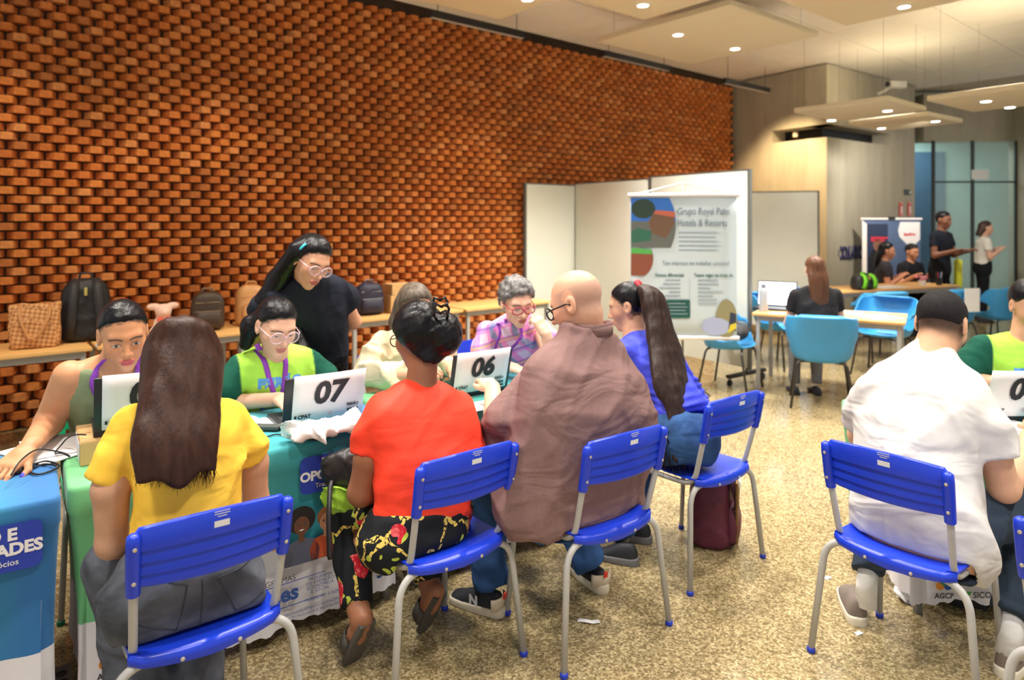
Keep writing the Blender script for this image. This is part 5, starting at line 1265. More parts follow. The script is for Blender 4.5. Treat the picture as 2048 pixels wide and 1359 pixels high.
# ================================================================== seated helper in olive top (desk 08)
e = person('person in olive sleeveless top with purple lanyard reaching for a computer mouse', dk(.33, 3.5))
hd1 = Head(at(247, 668, 2.62), -54, 18, 4, 1.07)
st1 = [(dk(.33, 3.52, .5), .17, .12, .12), (dk(.32, 3.46, .66), .15, .11, .11), (dk(.31, 3.36, .82), .165, .13, .11), (dk(.30, 3.26, .94), .185, .125, .105), (dk(.29, 3.19, 1.02), .18, .085, .085), (dk(.29, 3.14, 1.075), .09, .06, .06)]
T1 = Loft(st1, nU, nV, 2.3, .03)
def tank(P):
    x = (P-vec(dk(.295, 3.2))) @ vec(U); ax_ = np.abs(x); zc = np.where(ax_ < .10, .94+.11*ss(.03, .075, ax_), .94+.11*ss(.15, .115, ax_)); return (P[:, 2]-zc)*.7
olive = cloth('cloth_olive', (132, 146, 112))
_, f1 = shirt(e, T1, [], olive, amp=.002, cut=tank, seed=51, grow=.002)
arms = [([at(140, 752, 2.68), at(98, 845, 2.74), at(58, 893, 2.45)], [.062, .053, .031]), ([dk(.47, 3.17, 1.0), dk(.57, 3.27, .86), dk(.43, 3.13, .915)], [.055, .045, .03])]
skin1 = (204, 146, 108)
_, fb1 = body(e, skin1, hd1, dk(.29, 3.14, 1.06), T1, .006, arms, [dict(wr=at(56, 897, 2.44), d=(-.12, -.85, -.32), n=(0, -.35, 1), side=-1, curl=20, s=1.1, spread=5, thumb=.8), dict(wr=dk(.43, 3.13, .915), d=V*-1, n=Z, side=1, curl=10)], nails=(66, 78, 210), lips=(196, 92, 96), lid=.75, fh=.003, handh=.0036, scalp=((.066, .084), (34, 30, 30)))
lo, hi = bbox([hd1.c], .17); fc = cap_hair(hd1, .006, (.066, .084), -.06); wmesh('hair', solid(lambda P: grooves(P, fc(P), .0017, 400, 7, hd1.R @ Vector((0, 1, .2)), .1), lo, hi, .0042, name='hair'), hblk, e)
bun = hd1.w((0, -.115, .02)); 
lanyard(e, lambda P: np.minimum(fb1(P), f1(P)), [hd1.w((.058, -.03, -.105)), dk(.215, 3.1, 1.0), dk(.25, 3.05, .9), dk(.285, 3.05, .8)], V*-1, purple); lanyard(e, lambda P: np.minimum(fb1(P), f1(P)), [hd1.w((-.058, -.03, -.105)), dk(.365, 3.1, 1.0), dk(.335, 3.05, .9), dk(.295, 3.05, .8)], V*-1, purple)
wmesh('earring', MB().lathe([(.001, -.006), (.006, 0), (.001, .006)], hd1.w((.083, -.012, -.036)), 10).me('earring', True), mat('earring_silver', (220, 220, 224), .2, .8), e)
lapk = navy_cloth
hipf = lambda u_, v_: Loft([(dk(u_, v_, .44), .16, .15, .12), (dk(u_, v_, .54), .185, .16, .14), (dk(u_, v_-.02, .66), .165, .13, .12), (dk(u_, v_-.03, .72), .15, .11, .11)], nU, nV, 2.4, .03)
def staff_legs(u_, v_): return [([dk(u_+s*.09, v_-.05, .52), dk(u_+s*.085, v_-.40, .52), dk(u_+s*.09, v_-.34, .12)], [.085, .065, .05]) for s in (-1, 1)]
def staff_lower(e, u_, v_, m, c):
    trousers(e, m, hipf(u_, v_), staff_legs(u_, v_), .003, 18, h=.013, cut=chair_cut(c))
    for s in (-1, 1): shoe(e, dk(u_+s*.1, v_-.31), dk(u_+s*.1, v_-.55), upb, solec, .09, .045)
staff_lower(e, .33, 3.52, navy_cloth, sch[0])
# ================================================================== seated helper in lime (desk 07)
e = person('person in lime shirt with clear glasses and purple lanyard behind the 07 laptop', dk(1.04, 3.6))
hd4 = Head(at(553, 652, 3.12), -48, 22, -3, 1.07)
T4 = Loft([(dk(1.0, 3.62, .5), .175, .13, .12), (dk(1.0, 3.54, .66), .16, .12, .11), (dk(1.01, 3.44, .8), .17, .145, .11), (dk(.985, 3.37, .9), .185, .13, .11), (dk(.975, 3.33, .965), .19, .09, .09), (dk(.97, 3.3, 1.015), .085, .06, .06)], nU, nV, 2.3, .03)
sl = [([dk(.82, 3.34, .945), dk(.76, 3.33, .86), dk(.77, 3.36, .775)], [.062, .066, .066]), ([dk(1.13, 3.32, .945), dk(1.2, 3.3, .86), dk(1.215, 3.32, .79)], [.062, .066, .066])]
_, f4 = shirt(e, T4, sl, duo, amp=.003, seed=61, cols=duo_sleeves(T4, U, .168, (176, 234, 88), (24, 84, 68)), neck=lambda P: elp(P, at(556, 698, 3.1), (.075, .075, .045)), cut=chair_cut(sch[1]))
arms = [([dk(.82, 3.34, .945), dk(.77, 3.36, .78), dk(.95, 3.15, .815)], [.036, .040, .03]), ([dk(1.13, 3.32, .945), dk(1.21, 3.32, .80), dk(1.1, 3.15, .825)], [.036, .040, .03])]
body(e, (222, 176, 150), hd4, dk(.97, 3.29, 1.01), T4, .024, arms, [dict(wr=dk(.95, 3.15, .815), d=V*-1, n=Z, side=-1, curl=8), dict(wr=dk(1.1, 3.15, .825), d=V*-1, n=Z, side=1, curl=8)], lid=.2, lips=(196, 118, 112), scalp=((.07, .078), (34, 30, 30)))
fc4 = cap_hair(hd4, .008, (.07, .078), -.06, lambda P, q, d: smin(d, chain(P, [hd4.w((.0, -.1, .0)), hd4.w((.05, -.12, -.06)), hd4.w((.06, -.12, -.15))], [.05, .05, .03], .02), .02))
lo, hi = bbox([hd4.c], .26); wmesh('hair', solid(lambda P: grooves(P, fc4(P), .0017, 380, 17, hd4.R @ Vector((0, 1, .3)), .1), lo, hi, .006, name='hair'), hblk, e)
glasses(e, hd4, mat('frame_clear_pink', (226, 190, 196), .15), .029, .025, .0022)
lanyard(e, f4, [hd4.w((.055, -.03, -.1)), at(532, 722, 3.15), at(548, 762, 3.12), at(565, 800, 3.1)], V*-1, purple, .024); lanyard(e, f4, [hd4.w((-.05, -.02, -.1)), at(576, 725, 3.2), at(574, 762, 3.2), at(568, 800, 3.2)], V*-1, purple, .024)
def shirt_text(e, f, body_, size, px, py, Y, m, bold=.003, right=nU*-1, d=None, name='printed_lettering'):
    d = d or V*-1; c = at(px, py, Y); me = text_me(body_, size, bold).copy()
    for v in me.vertices:
        p = c+Vector(right)*v.co.x+Z*v.co.y; v.co = snap(f, p, d, .003)
    return wmesh(name, me, m, e)
pblue = mat('print_sky_blue', (90, 160, 236), .6)
shirt_text(e, f4, 'FEIRÃO', .062, 565, 774, 3.2, pblue, .004, U)
for (px, py, cc, rr__) in ((538, 806, (52, 40, 38), .028), (558, 800, (58, 46, 44), .024), (539, 811, (150, 98, 72), .016), (558, 806, (190, 140, 116), .014), (548, 828, (90, 150, 220), .03)):
    c = at(px, py, 3.15); P_ = [snap(f4, c+U*rr__*math.cos(a)+Z*rr__*math.sin(a), V*-1, .003+.0006*(1 if rr__ < .02 else 0)) for a in [k*math.pi/8 for k in range(16)]]
    wmesh('printed_face', mesh('printed_face', P_, [list(range(16))]), mat('print_face_%d' % cc[0], cc, .6), e)
staff_lower(e, 1.0, 3.62, navy_cloth, sch[1])
# ================================================================== standing helper in black
e = person('standing person in black shirt and skirt leaning over with clear glasses and a hair clip', dk(1.33, 3.72))
hd3 = Head(at(622, 522, 3.45), -42, 26, -12, 1.08)
T3 = Loft([(at(642, 712, 3.78), .155, .12, .12), (at(640, 680, 3.76), .15, .12, .115), (at(632, 640, 3.7), .165, .135, .115), (at(620, 605, 3.63), .19, .125, .11), (at(612, 580, 3.58), .19, .1, .1), (at(612, 556, 3.53), .1, .075, .075), (at(614, 544, 3.51), .06, .055, .055)], nU, nV, 2.3, .02)
sl = [([at(545, 594, 3.5), at(524, 612, 3.5), at(514, 628, 3.52)], [.062, .062, .06]), ([at(676, 578, 3.7), at(694, 592, 3.76), at(700, 606, 3.8)], [.062, .064, .064])]
shirt(e, T3, sl, cloth('cloth_ink', (30, 34, 46)), amp=.0025, seed=71)
arms = [([at(545, 594, 3.5), at(504, 672, 3.58), at(560, 700, 3.85)], [.05, .042, .03]), ([at(676, 578, 3.7), at(706, 642, 3.88), at(670, 672, 3.98)], [.052, .044, .032])]
body(e, (212, 160, 130), hd3, at(613, 566, 3.54), T3, .02, arms, [dict(wr=at(560, 700, 3.85), d=(.6, .5, -.3), n=(0, .7, .7), side=1, curl=35), dict(wr=at(670, 672, 3.98), d=(-.8, .2, -.5), n=(0, .9, .3), side=-1, curl=35)], lid=.15, lips=(190, 104, 98), scalp=((.07, .082), (34, 30, 30)))
def long3(P, q, d):
    d = smin(d, chain(P, [hd3.w((.07, -.03, .03)), at(556, 560, 3.5), at(530, 600, 3.48), at(510, 645, 3.5)], [.05, .055, .045, .025], .03), .03)
    return smin(d, chain(P, [hd3.w((.0, -.09, .0)), at(592, 570, 3.6), at(585, 640, 3.56), at(605, 700, 3.5), at(612, 735, 3.48)], [.06, .05, .04, .035, .02], .03), .02)
f3 = cap_hair(hd3, .012, (.07, .082), -.07, long3)
lo, hi = bbox([hd3.c, at(505, 655, 3.5), at(615, 745, 3.48)], .14); wmesh('hair', solid(lambda P: grooves(P, f3(P), .0022, 330, 27, (.3, 0, 1), .08), lo, hi, .0065, name='hair'), hblk, e)
glasses(e, hd3, mat('frame_clear_pink', (226, 190, 196), .15), .03, .023, .0024)
p0, p1 = hd3.w((.078, .01, .085)), hd3.w((.088, -.0, .035)); wmesh('hair_clip', MB().tube([p0, (p0+p1)/2+Vector((0, -.012, 0)), p1], .006, 8).me('hair_clip', True), mat('clip_turquoise', (60, 196, 216), .4), e)
SK = Loft([(dk(1.43, 4.02, .22), .155, .13, .14), (dk(1.42, 3.98, .5), .165, .135, .15), (dk(1.38, 3.85, .78), .165, .13, .15), (at(642, 700, 3.77), .152, .12, .12)], nU, nV, 2.2, .01)
lo, hi = bbox([dk(1.42, 4.0, .2), at(642, 690, 3.77)], .3)
wmesh('skirt', solid(lambda P: SK(P)-.008*np.sin(np.arctan2((P-vec(dk(1.41, 3.93))) @ vec(U), (P-vec(dk(1.41, 3.93))) @ vec(V))*22)*ss(.95, .5, P[:, 2]), lo, hi, .011, name='skirt'), black_cloth, e)
for s in (-1, 1):
    wmesh('leg_stocking', MB().tube([dk(1.43+s*.07, 4.03, .3), dk(1.43+s*.07, 4.05, .05)], [.05, .036], 12).me('leg_stocking', True), black_cloth, e); shoe(e, dk(1.43+s*.07, 4.1), dk(1.43+s*.07, 3.88), upb, upb, .07, .042)
# ================================================================== seated helper in beige (desk 06)
e = person('person in beige jacket with dark blond hair, half hidden behind the red-shirted person', dk(1.78, 3.6))
hd5 = Head(at(830, 615, 3.68), -62, 16, 0, 1.06)
T5 = Loft([(dk(1.84, 3.62, .5), .18, .13, .12), (dk(1.82, 3.54, .68), .175, .13, .12), (dk(1.74, 3.42, .86), .195, .135, .12), (dk(1.72, 3.36, .96), .2, .11, .1), (dk(1.71, 3.33, 1.02), .17, .08, .08), (dk(1.7, 3.3, 1.07), .08, .06, .06)], nU, nV, 2.3, .03)
sl = [([dk(1.54, 3.36, .985), dk(1.47, 3.34, .87), dk(1.45, 3.3, .84), dk(1.53, 3.1, .86)], [.062, .062, .06, .05]), ([dk(1.88, 3.34, .985), dk(1.94, 3.36, .88), dk(1.93, 3.32, .835), dk(1.875, 3.2, .84)], [.06, .058, .055, .045])]
beige = cloth('cloth_beige', (222, 206, 172)); shirt(e, T5, sl, beige, amp=.007, fq=22, seed=81, cut=chair_cut(sch[2]))
body(e, (206, 156, 126), hd5, dk(1.7, 3.3, 1.07), T5, .02, [([dk(1.54, 3.36, .985), dk(1.45, 3.3, .84), dk(1.57, 3.0, .87)], [.045, .04, .03]), ([dk(1.9, 3.34, .985), dk(1.94, 3.3, .82), dk(1.86, 3.15, .83)], [.045, .04, .03])], [dict(wr=dk(1.57, 3.0, .87), d=(.6, -.4, .3), n=(-.4, -.3, .8), side=1, curl=40), dict(wr=dk(1.86, 3.15, .83), d=V*-1, n=Z, side=1, curl=8)], fh=.005)
f5 = cap_hair(hd5, .012, (.07, .078), -.07, lambda P, q, d: smin(smin(d, chain(P, [hd5.w((.07, -.03, .02)), hd5.w((.085, -.03, -.08)), hd5.w((.09, -.01, -.17))], [.035, .035, .025], .02), .02), chain(P, [hd5.w((-.07, -.03, .02)), hd5.w((-.085, -.03, -.08)), hd5.w((-.09, -.01, -.17))], [.035, .035, .025], .02), .02))
lo, hi = bbox([hd5.c], .3); wmesh('hair', solid(lambda P: grooves(P, f5(P), .0018, 150, 37), lo, hi, .0075, name='hair'), hair_mat('hair_ash', (92, 82, 72), .4, .45), e)
staff_lower(e, 1.84, 3.62, navy_cloth, sch[2])
# ================================================================== seated helper in plaid (desk 05)
e = person('person in pink plaid shirt with short grey curly hair and red glasses, hand on cheek', dk(2.42, 3.55))
hd7 = Head(at(1034, 604, 3.84), -68, 18, 3, 1.08)
T7 = Loft([(dk(2.42, 3.58, .5), .18, .14, .12), (dk(2.41, 3.5, .68), .175, .135, .12), (dk(2.39, 3.38, .86), .19, .14, .12), (dk(2.37, 3.31, .96), .2, .11, .1), (dk(2.36, 3.27, 1.02), .17, .08, .08), (dk(2.355, 3.25, 1.07), .08, .06, .06)], nU, nV, 2.3, .03)
def plaid_mat():
    m = bpy.data.materials.new('plaid_cloth'); m.use_nodes = True; nt = m.node_tree; b = nt.nodes['Principled BSDF']; L = nt.links.new
    tc = nd(nt, 'ShaderNodeTexCoord'); mp = nd(nt, 'ShaderNodeMapping'); mp.inputs['Rotation'].default_value = (0, .25, A_DESK); L(tc.outputs['Object'], mp.inputs[0]); sx = nd(nt, 'ShaderNodeSeparateXYZ'); L(mp.outputs[0], sx.inputs[0])
    def stripe(sock, per, duty, ph=0):
        a = nd(nt, 'ShaderNodeMath', operation='MULTIPLY_ADD'); a.inputs[1].default_value = 1/per; a.inputs[2].default_value = ph; L(sock, a.inputs[0])
        f = nd(nt, 'ShaderNodeMath', operation='FRACT'); L(a.outputs[0], f.inputs[0]); l = nd(nt, 'ShaderNodeMath', operation='LESS_THAN'); l.inputs[1].default_value = duty; L(f.outputs[0], l.inputs[0]); return l.outputs[0]
    def over(base, fac, col, k):
        g = nd(nt, 'ShaderNodeMath', operation='MULTIPLY'); g.inputs[1].default_value = k; L(fac, g.inputs[0]); q = nd(nt, 'ShaderNodeMix', data_type='RGBA'); L(g.outputs[0], q.inputs[0])
        if isinstance(base, tuple): q.inputs[6].default_value = base
        else: L(base, q.inputs[6])
        q.inputs[7].default_value = (*lin(col), 1); return q.outputs[2]
    c = over((*lin((240, 150, 206)), 1), stripe(sx.outputs[0], .085, .4), (232, 226, 240), .7)
    c = over(c, stripe(sx.outputs[2], .085, .42, .3), (226, 96, 196), .55); c = over(c, stripe(sx.outputs[0], .085, .16, .45), (60, 150, 176), .7); c = over(c, stripe(sx.outputs[2], .085, .13, .1), (86, 96, 190), .65); c = over(c, stripe(sx.outputs[2], .17, .09, .6), (250, 196, 120), .6)
    L(c, b.inputs['Base Color']); b.inputs['Roughness'].default_value = .85; return m
PL = plaid_mat()
elb = at(1108, 735, 3.74); wri = at(1092, 668, 3.72)
sl = [([dk(2.18, 3.3, .985), dk(2.135, 3.3, .89), dk(2.125, 3.28, .85)], [.06, .06, .06]), ([dk(2.54, 3.28, .985), dk(2.62, 3.24, .88), dk(2.62, 3.2, .85)], [.062, .066, .066])]
_, f7 = shirt(e, T7, sl, PL, amp=.004, seed=91, neck=lambda P: elp(P, at(1038, 655, 3.82), (.06, .08, .06)), cut=chair_cut(sch[3]))
body(e, (226, 180, 156), hd7, dk(2.355, 3.25, 1.06), T7, .022, [([dk(2.18, 3.3, .985), dk(2.12, 3.28, .83), dk(2.2, 3.06, .815)], [.036, .040, .03]), ([dk(2.54, 3.28, .985), elb, wri], [.046, .043, .03])], [dict(wr=dk(2.2, 3.06, .815), d=V*-1, n=Z, side=-1, curl=8), dict(wr=wri, d=(-.5, .15, .85), n=(.6, -.7, .2), side=1, curl=60, thumb=.1)], lid=.25, lips=(190, 112, 106), brow=(.12, .1, .09), scalp=((.066, .07), (120, 112, 108)))
f7h = cap_hair(hd7, .022, (.066, .07), -.065)
def curly(P): return f7h(P)-.007*wob(P, 120, 5)-.005*wob(P, 210, 8)
lo, hi = bbox([hd7.c], .19); wmesh('hair', solid(curly, lo, hi, .006, name='hair'), hair_mat('hair_grey', (112, 110, 110), .5, .5), e)
glasses(e, hd7, mat('frame_red', (168, 34, 74), .3), .029, .020, .003)
lanyard(e, f7, [hd7.w((.05, -.02, -.1)), at(1018, 672, 3.85), at(1026, 700, 3.8), at(1036, 735, 3.8)], V*-1, purple, .022); lanyard(e, f7, [hd7.w((-.05, -.02, -.1)), at(1060, 672, 3.9), at(1054, 700, 3.85), at(1040, 735, 3.8)], V*-1, purple, .022)
for s in (-1, 1):
    wmesh('collar', ribbon([snap(f7, dk(2.36+s*.05, 3.24, 1.06), V*-1, .006), snap(f7, dk(2.36+s*.06, 3.22, 1.02), V*-1, .006), snap(f7, dk(2.36+s*.045, 3.2, .965), V*-1, .006)], U, .05, .005).me('collar', True), PL, e)
staff_lower(e, 2.42, 3.58, navy_cloth, sch[3])
# ================================================================== helper in lime at the 04 desk
rx, fy = Vector((-1, .15, 0)).normalized(), Vector((-.15, -1, 0)).normalized()
B11 = Vector((2.62, 3.6, 0)); e = person('person in lime shirt with dark green sleeves behind the 04 laptop', B11)
l11 = lambda x, y, z: B11+rx*x+fy*y+Z*z
hd11 = Head(l11(-.02, .16, 1.2), -98, 20, 0, 1.08)
T11 = Loft([(l11(0, 0, .5), .18, .14, .12), (l11(0, .04, .68), .17, .13, .12), (l11(0, .1, .86), .19, .14, .12), (l11(0, .13, .96), .2, .11, .1), (l11(0, .14, 1.02), .17, .08, .08), (l11(0, .15, 1.06), .08, .06, .06)], rx, fy, 2.3, .03)
sl = [([l11(s*.18, .13, .985), l11(s*.25, .14, .88), l11(s*.27, .15, .82)], [.064, .066, .066]) for s in (-1, 1)]
_, f11 = shirt(e, T11, sl, duo, amp=.004, seed=101, cols=duo_sleeves(T11, rx, .172, (176, 234, 88), (24, 84, 68)), neck=lambda P: elp(P, l11(0, .17, 1.06), (.07, .07, .045)), cut=chair_cut(sch[4]))
body(e, (206, 156, 126), hd11, l11(0, .14, 1.05), T11, .022, [([l11(s*.18, .13, .985), l11(s*.27, .15, .82), l11(s*.12, .36, .835)], [.036, .040, .03]) for s in (-1, 1)], [dict(wr=l11(s*.12, .36, .835), d=fy, n=Z, side=-s, curl=8) for s in (-1, 1)], fh=.006)
f11h = cap_hair(hd11, .01, (.07, .078), -.07); lo, hi = bbox([hd11.c], .17); wmesh('hair', solid(f11h, lo, hi, .008, name='hair'), hblk, e)
shirt_text(e, f11, 'FEIRÃO', .06, 2064, 752, 3.4, pblue, .004, (1, 0, 0), (0, -1, 0))
trousers(e, navy_cloth, Loft([(l11(0, 0, .44), .16, .15, .12), (l11(0, 0, .54), .185, .16, .14), (l11(0, .02, .7), .15, .12, .11)], rx, fy, 2.4, .03), [([l11(s*.09, .05, .52), l11(s*.11, .42, .52), l11(s*.1, .36, .12)], [.085, .065, .05]) for s in (-1, 1)], .003, h=.014, cut=chair_cut(sch[4]))
for s in (-1, 1): shoe(e, l11(s*.1, .31, 0), l11(s*.1, .55, 0), upb, solec, .09, .045)
# ================================================================== people farther back
def far_person(label, base, heading, skin, hairc, topc, botc, sit, kh=1.0, hair_len=0, pitch=5, lean=.05, arm=None, collar=None, hd_turn=0):
    f = Vector((math.cos(math.radians(heading)), math.sin(math.radians(heading)), 0)); r = Vector((f.y, -f.x, 0)); b0 = Vector((base[0], base[1], 0))
    e = person(label, b0); hz = .53 if sit else .93*kh; L_ = lambda x, y, z: b0+r*x*kh+f*y*kh+Z*z
    zt = lambda q: hz+q*kh
    T = Loft([(L_(0, 0, hz-.05), .165*kh, .12, .12), (L_(0, lean*.3, zt(.14)), .15*kh, .11, .11), (L_(0, lean*.7, zt(.32)), .18*kh, .125, .11), (L_(0, lean, zt(.43)), .19*kh, .1, .095), (L_(0, lean, zt(.49)), .15*kh, .075, .075), (L_(0, lean, zt(.53)), .07*kh, .055, .055)], r, f, 2.3, .03)
    hd = Head(L_(0, lean+.035, zt(.665)), heading+hd_turn, pitch, 0, 1.02*kh)
    arm = arm or [((-1), .0, .03, .18, .29), ((1), .0, .03, .18, .29)]
    A_ = []; Hn = []; S_ = []
    for (s, ex, ey, wy, wz) in arm:
        sh, el, wr = L_(s*.175, lean, zt(.44)), L_(s*(.23+ex), lean+ey, zt(.17)), L_(s*(.15+ex), lean+wy, zt(wz)); A_.append(([sh, el, wr], [.045*kh, .04*kh, .028*kh])); Hn.append(dict(wr=wr, d=(wr-el), n=Z, side=s*-1, curl=25, s=kh)); S_.append(([sh, sh*.45+el*.55], [.058*kh, .055*kh]))
    body(e, skin, hd, L_(0, lean, zt(.52)), T, .018, A_, Hn, fh=.007, h=.014, handh=.008)
    shirt(e, T, S_, topc, amp=.003, h=.014, seed=int(base[0]*100), neck=lambda P: sph(P, L_(0, lean+.03, zt(.54)), .06*kh))
    fc = cap_hair(hd, .010, (.07, .078), -.06, (lambda P, q, d: smin(d, Loft([(hd.w((0, -.12-.02*hair_len, -.12-hair_len)), .07, .02, .02), (hd.w((0, -.1, -.1)), .09, .04, .04), (hd.w((0, -.05, 0)), .085, .06, .06)], r, f, 2.2, .02)(P), .03)) if hair_len else None)
    lo, hi = bbox([hd.c, hd.c-Z*(hair_len+.05)], .2); wmesh('hair', solid(lambda P: grooves(P, fc(P), .002, 110, 3), lo, hi, .010, name='hair'), hairc, e)
    if sit: lg_ = [([L_(s*.09, .03, .5), L_(s*.1, .4, .5), L_(s*.1, .38, .1)], [.08, .062, .05]) for s in (-1, 1)]; ft = .38
    else: lg_ = [([L_(s*.085, 0, hz-.05), L_(s*.09, .01, .5*kh), L_(s*.09, -.02, .08)], [.085*kh, .062*kh, .05*kh]) for s in (-1, 1)]; ft = -.02
    trousers(e, botc, Loft([(L_(0, 0, hz-.1), .15*kh, .12, .12), (L_(0, 0, hz), .17*kh, .125, .13), (L_(0, .01, hz+.12), .15*kh, .11, .11)], r, f, 2.3, .03), lg_, .003, h=.016)
    for s in (-1, 1): shoe(e, L_(s*.1, ft-.07, 0), L_(s*.1, ft+.17, 0), upb, upb, .08, .045)
    return e, L_, hd
far_person('person with long brown hair in a black shirt seated at the glowing laptop', (2.74, 6.08), 84, (222, 176, 150), hair_mat('hair_chestnut', (92, 62, 46), .4, .3), cloth('cloth_black_faded', (38, 38, 42)), cloth('cloth_grey', (112, 112, 114)), True, 1.0, .22, 4, .1)
far_person('person in dark grey blazer with long black hair seated at the papers table', (5.42, 10.06), -25, (190, 134, 108), hblk, cloth('cloth_charcoal', (54, 54, 62)), black_cloth, True, 1.02, .12, 8, .06)
far_person('person in black top with hair tied back seated before printed banner', (6.0, 10.36), -75, (196, 142, 112), hblk, black_cloth, black_cloth, True, .98, 0, 12, .06)
far_person('standing person in navy shirt holding a phone near glass door', (6.3, 10.05), -62, (126, 84, 64), hblk, cloth('cloth_dark_navy', (26, 30, 42)), black_cloth, False, 1.04, 0, 8, .02, [(-1, 0, .04, .28, .24), (1, 0, .04, .26, .24)])
far_person('standing person in white blouse by the glass door', (7.72, 11.2), -20, (216, 170, 146), hair_mat('hair_auburn', (70, 52, 46), .4, .3), cloth('cloth_ivory', (226, 224, 216)), black_cloth, False, .96, .02, 5, .02)
# ------------------------------------------------------------------ laptops with number sheets
ink = mat('print_black', (38, 36, 42), .6); paper = mat('paper_white', (240, 240, 244), .7); lapm = mat('laptop_black', (34, 38, 46), .4); keym = mat('laptop_keys', (52, 54, 58), .5); ltgrey = mat('print_light_grey', (176, 176, 182), .6)
def onz(px, py, z): Y = (H-z)*F/(py-HOR); return Vector(((px-CX)*Y/F, Y, z))
def laptop(p, rz, label, number, sheet_dx=.03, lw=.345, lh=.215, tilt=14, screen=None, group='laptops with number sheets'):
    e = empty('laptop', p, rz, label, 'laptop', group)
    MB().box((0, .118, .010), (lw, .235, .018), bev=.004).build('base', lapm, e, sharp=40)
    MB().box((0, .10, .0195), (lw*.86, .11, .0025)).build('keyboard', keym, e); MB().box((0, .19, .0195), (.1, .06, .0015)).build('touchpad', keym, e)
    t = math.radians(tilt); R = Matrix.Translation((0, -.002, .018)) @ Matrix.Rotation(t, 4, 'X')
    lid = MB().box((0, 0, lh/2), (lw, .009, lh), bev=.004)
    lid.v = [R @ v for v in lid.v]; lo_ = lid.build('lid', lapm, e, sharp=40)
    M = R @ Matrix.Translation((0, .0055, lh/2)) @ Matrix.Rotation(math.pi, 4, 'Z') @ Matrix.Rotation(math.pi/2, 4, 'X')
    stamp('screen', flat([(-lw*.47, -lh*.44), (lw*.47, -lh*.44), (lw*.47, lh*.45), (-lw*.47, lh*.45)]), screen or mat('screen_glow', (210, 222, 236), .2, emit=((214, 226, 240), 1.2)), lo_, M)
    if number:
        B = R @ Matrix.Translation((sheet_dx, -.0075, lh/2+.012)) @ Matrix.Rotation(math.pi/2, 4, 'X')
        vs, fs = grid_shell(lambda a, b: (.31*(a-.5), .215*(b-.5), .006*math.sin(a*3.1+.4)+.004*a*b), 9, 5, .0008)
        sh = MB().add([B @ v for v in vs], fs).build('number_sheet', paper, e, True)
        z = lambda x: .006*math.sin((x/.31+.5)*3.1+.4)+.0042
        def tx(body_, size, x, y, m_, bold=0, shear=0): return stamp('lettering', text_me(body_, size, bold, shear), m_, sh, B @ Matrix.Translation((x, y, z(x)+.002)))
        tx(number, .135, -.005, -.022, ink, .0055, .12); tx('CPAT', .022, -.105, -.084, ink, .001); tx('FEIRÃO', .016, .105, -.056, ink, .0008); tx('CAMPINAS', .01, .045, -.083, ltgrey)
        stamp('printed_seal', flat(ell(.009, .009, .008, -.079, 14)), ltgrey, sh, B @ Matrix.Translation((0, 0, .012)))
        for k in range(4): stamp('printed_head', flat(ell(.006, .007, .085+k*.013, -.072, 10)), ink, sh, B @ Matrix.Translation((0, 0, .0115)))
        stamp('printed_bar', flat([(.078, -.094), (.132, -.094), (.132, -.084), (.078, -.084)]), ink, sh, B @ Matrix.Translation((0, 0, .0115)))
        stamp('printed_drop', flat([(-.146, -.084), (-.137, -.084), (-.137, -.07), (-.146, -.07)]), ink, sh, B @ Matrix.Translation((0, 0, .0085)))
    return e
laptop(dk(1.04, 2.86, .752), A_DESK-.03, 'black laptop bearing the 07 number sheet behind a white plastic bag', '07', .018)
bx = empty('cardboard_box', dk(.33, 3.0, .752), A_DESK, 'small brown cardboard box raising the 08 laptop', 'box'); card = mat('cardboard', (204, 166, 112), .85, var=.05, vscale=20)
MB().box((0, 0, .04), (.34, .26, .08), bev=.002).build('carton', card, bx)
for y in (-.066, .066): MB().box((0, y, .0815), (.335, .125, .003)).build('flap', card, bx)
MB().box((-.1712, 0, .04), (.0015, .2, .066)).build('address_label', paper, bx)
laptop(dk(.375, 2.90, .836), A_DESK-.04, 'black laptop on a cardboard box bearing the 08 number sheet', '08', .008)
laptop(dk(1.86, 2.90, .752), A_DESK-.02, 'black laptop bearing the 06 number sheet facing the brown polo', '06', .0)
laptop((2.26, 2.99, .752), .02, 'black laptop bearing the 04 number sheet facing the white shirt', '04', -.05)
laptop(Vector((2.72, 7.02, .742)), 2.62, 'open laptop with bright white screen on the armchair table', None, screen=mat('screen_bright', (244, 248, 255), .2, emit=((236, 244, 255), 2.6)), lw=.38, lh=.26, group='laptops')
# ------------------------------------------------------------------ things on the desks
mp = onz(30, 940, .753); mo = empty('computer_mouse', mp, A_DESK+.25, 'black computer mouse under the hand with blue nails', 'mouse')
mm = solid(lambda P: smax(elp(P, (0, 0, 0), (.033, .056, .036)), -P[:, 2], .004), (-.04, -.06, -.005), (.04, .06, .04), .0035, name='shell'); link('shell', mm, mat('mouse_black', (30, 30, 34), .35), mo)
MB().tube([(-.0, -.04, .029), (-.0, -.025, .034)], .005, 8).build('scroll_wheel', mat('mouse_red', (170, 30, 34), .4), mo, True)
blackc = mat('cable_black', (22, 22, 24), .5)
def cable(pts, label, r=.0028):
    S = crspline([list(onz(px, py, z)) for px, py, z in pts], 60); b = MB().tube([Vector(s) for s in S], r, 6)
    return tag(b.build('cable', blackc, smooth=True), label, 'cable')
cable([(22, 950, .79), (40, 922, .82), (70, 900, .825), (100, 900, .79), (130, 906, .765), (139, 912, .76), (125, 906, .775), (110, 905, .765), (122, 890, .775), (135, 876, .81), (152, 869, .845), (172, 869, .85)], 'thin black mouse cable looping up to the cardboard box')
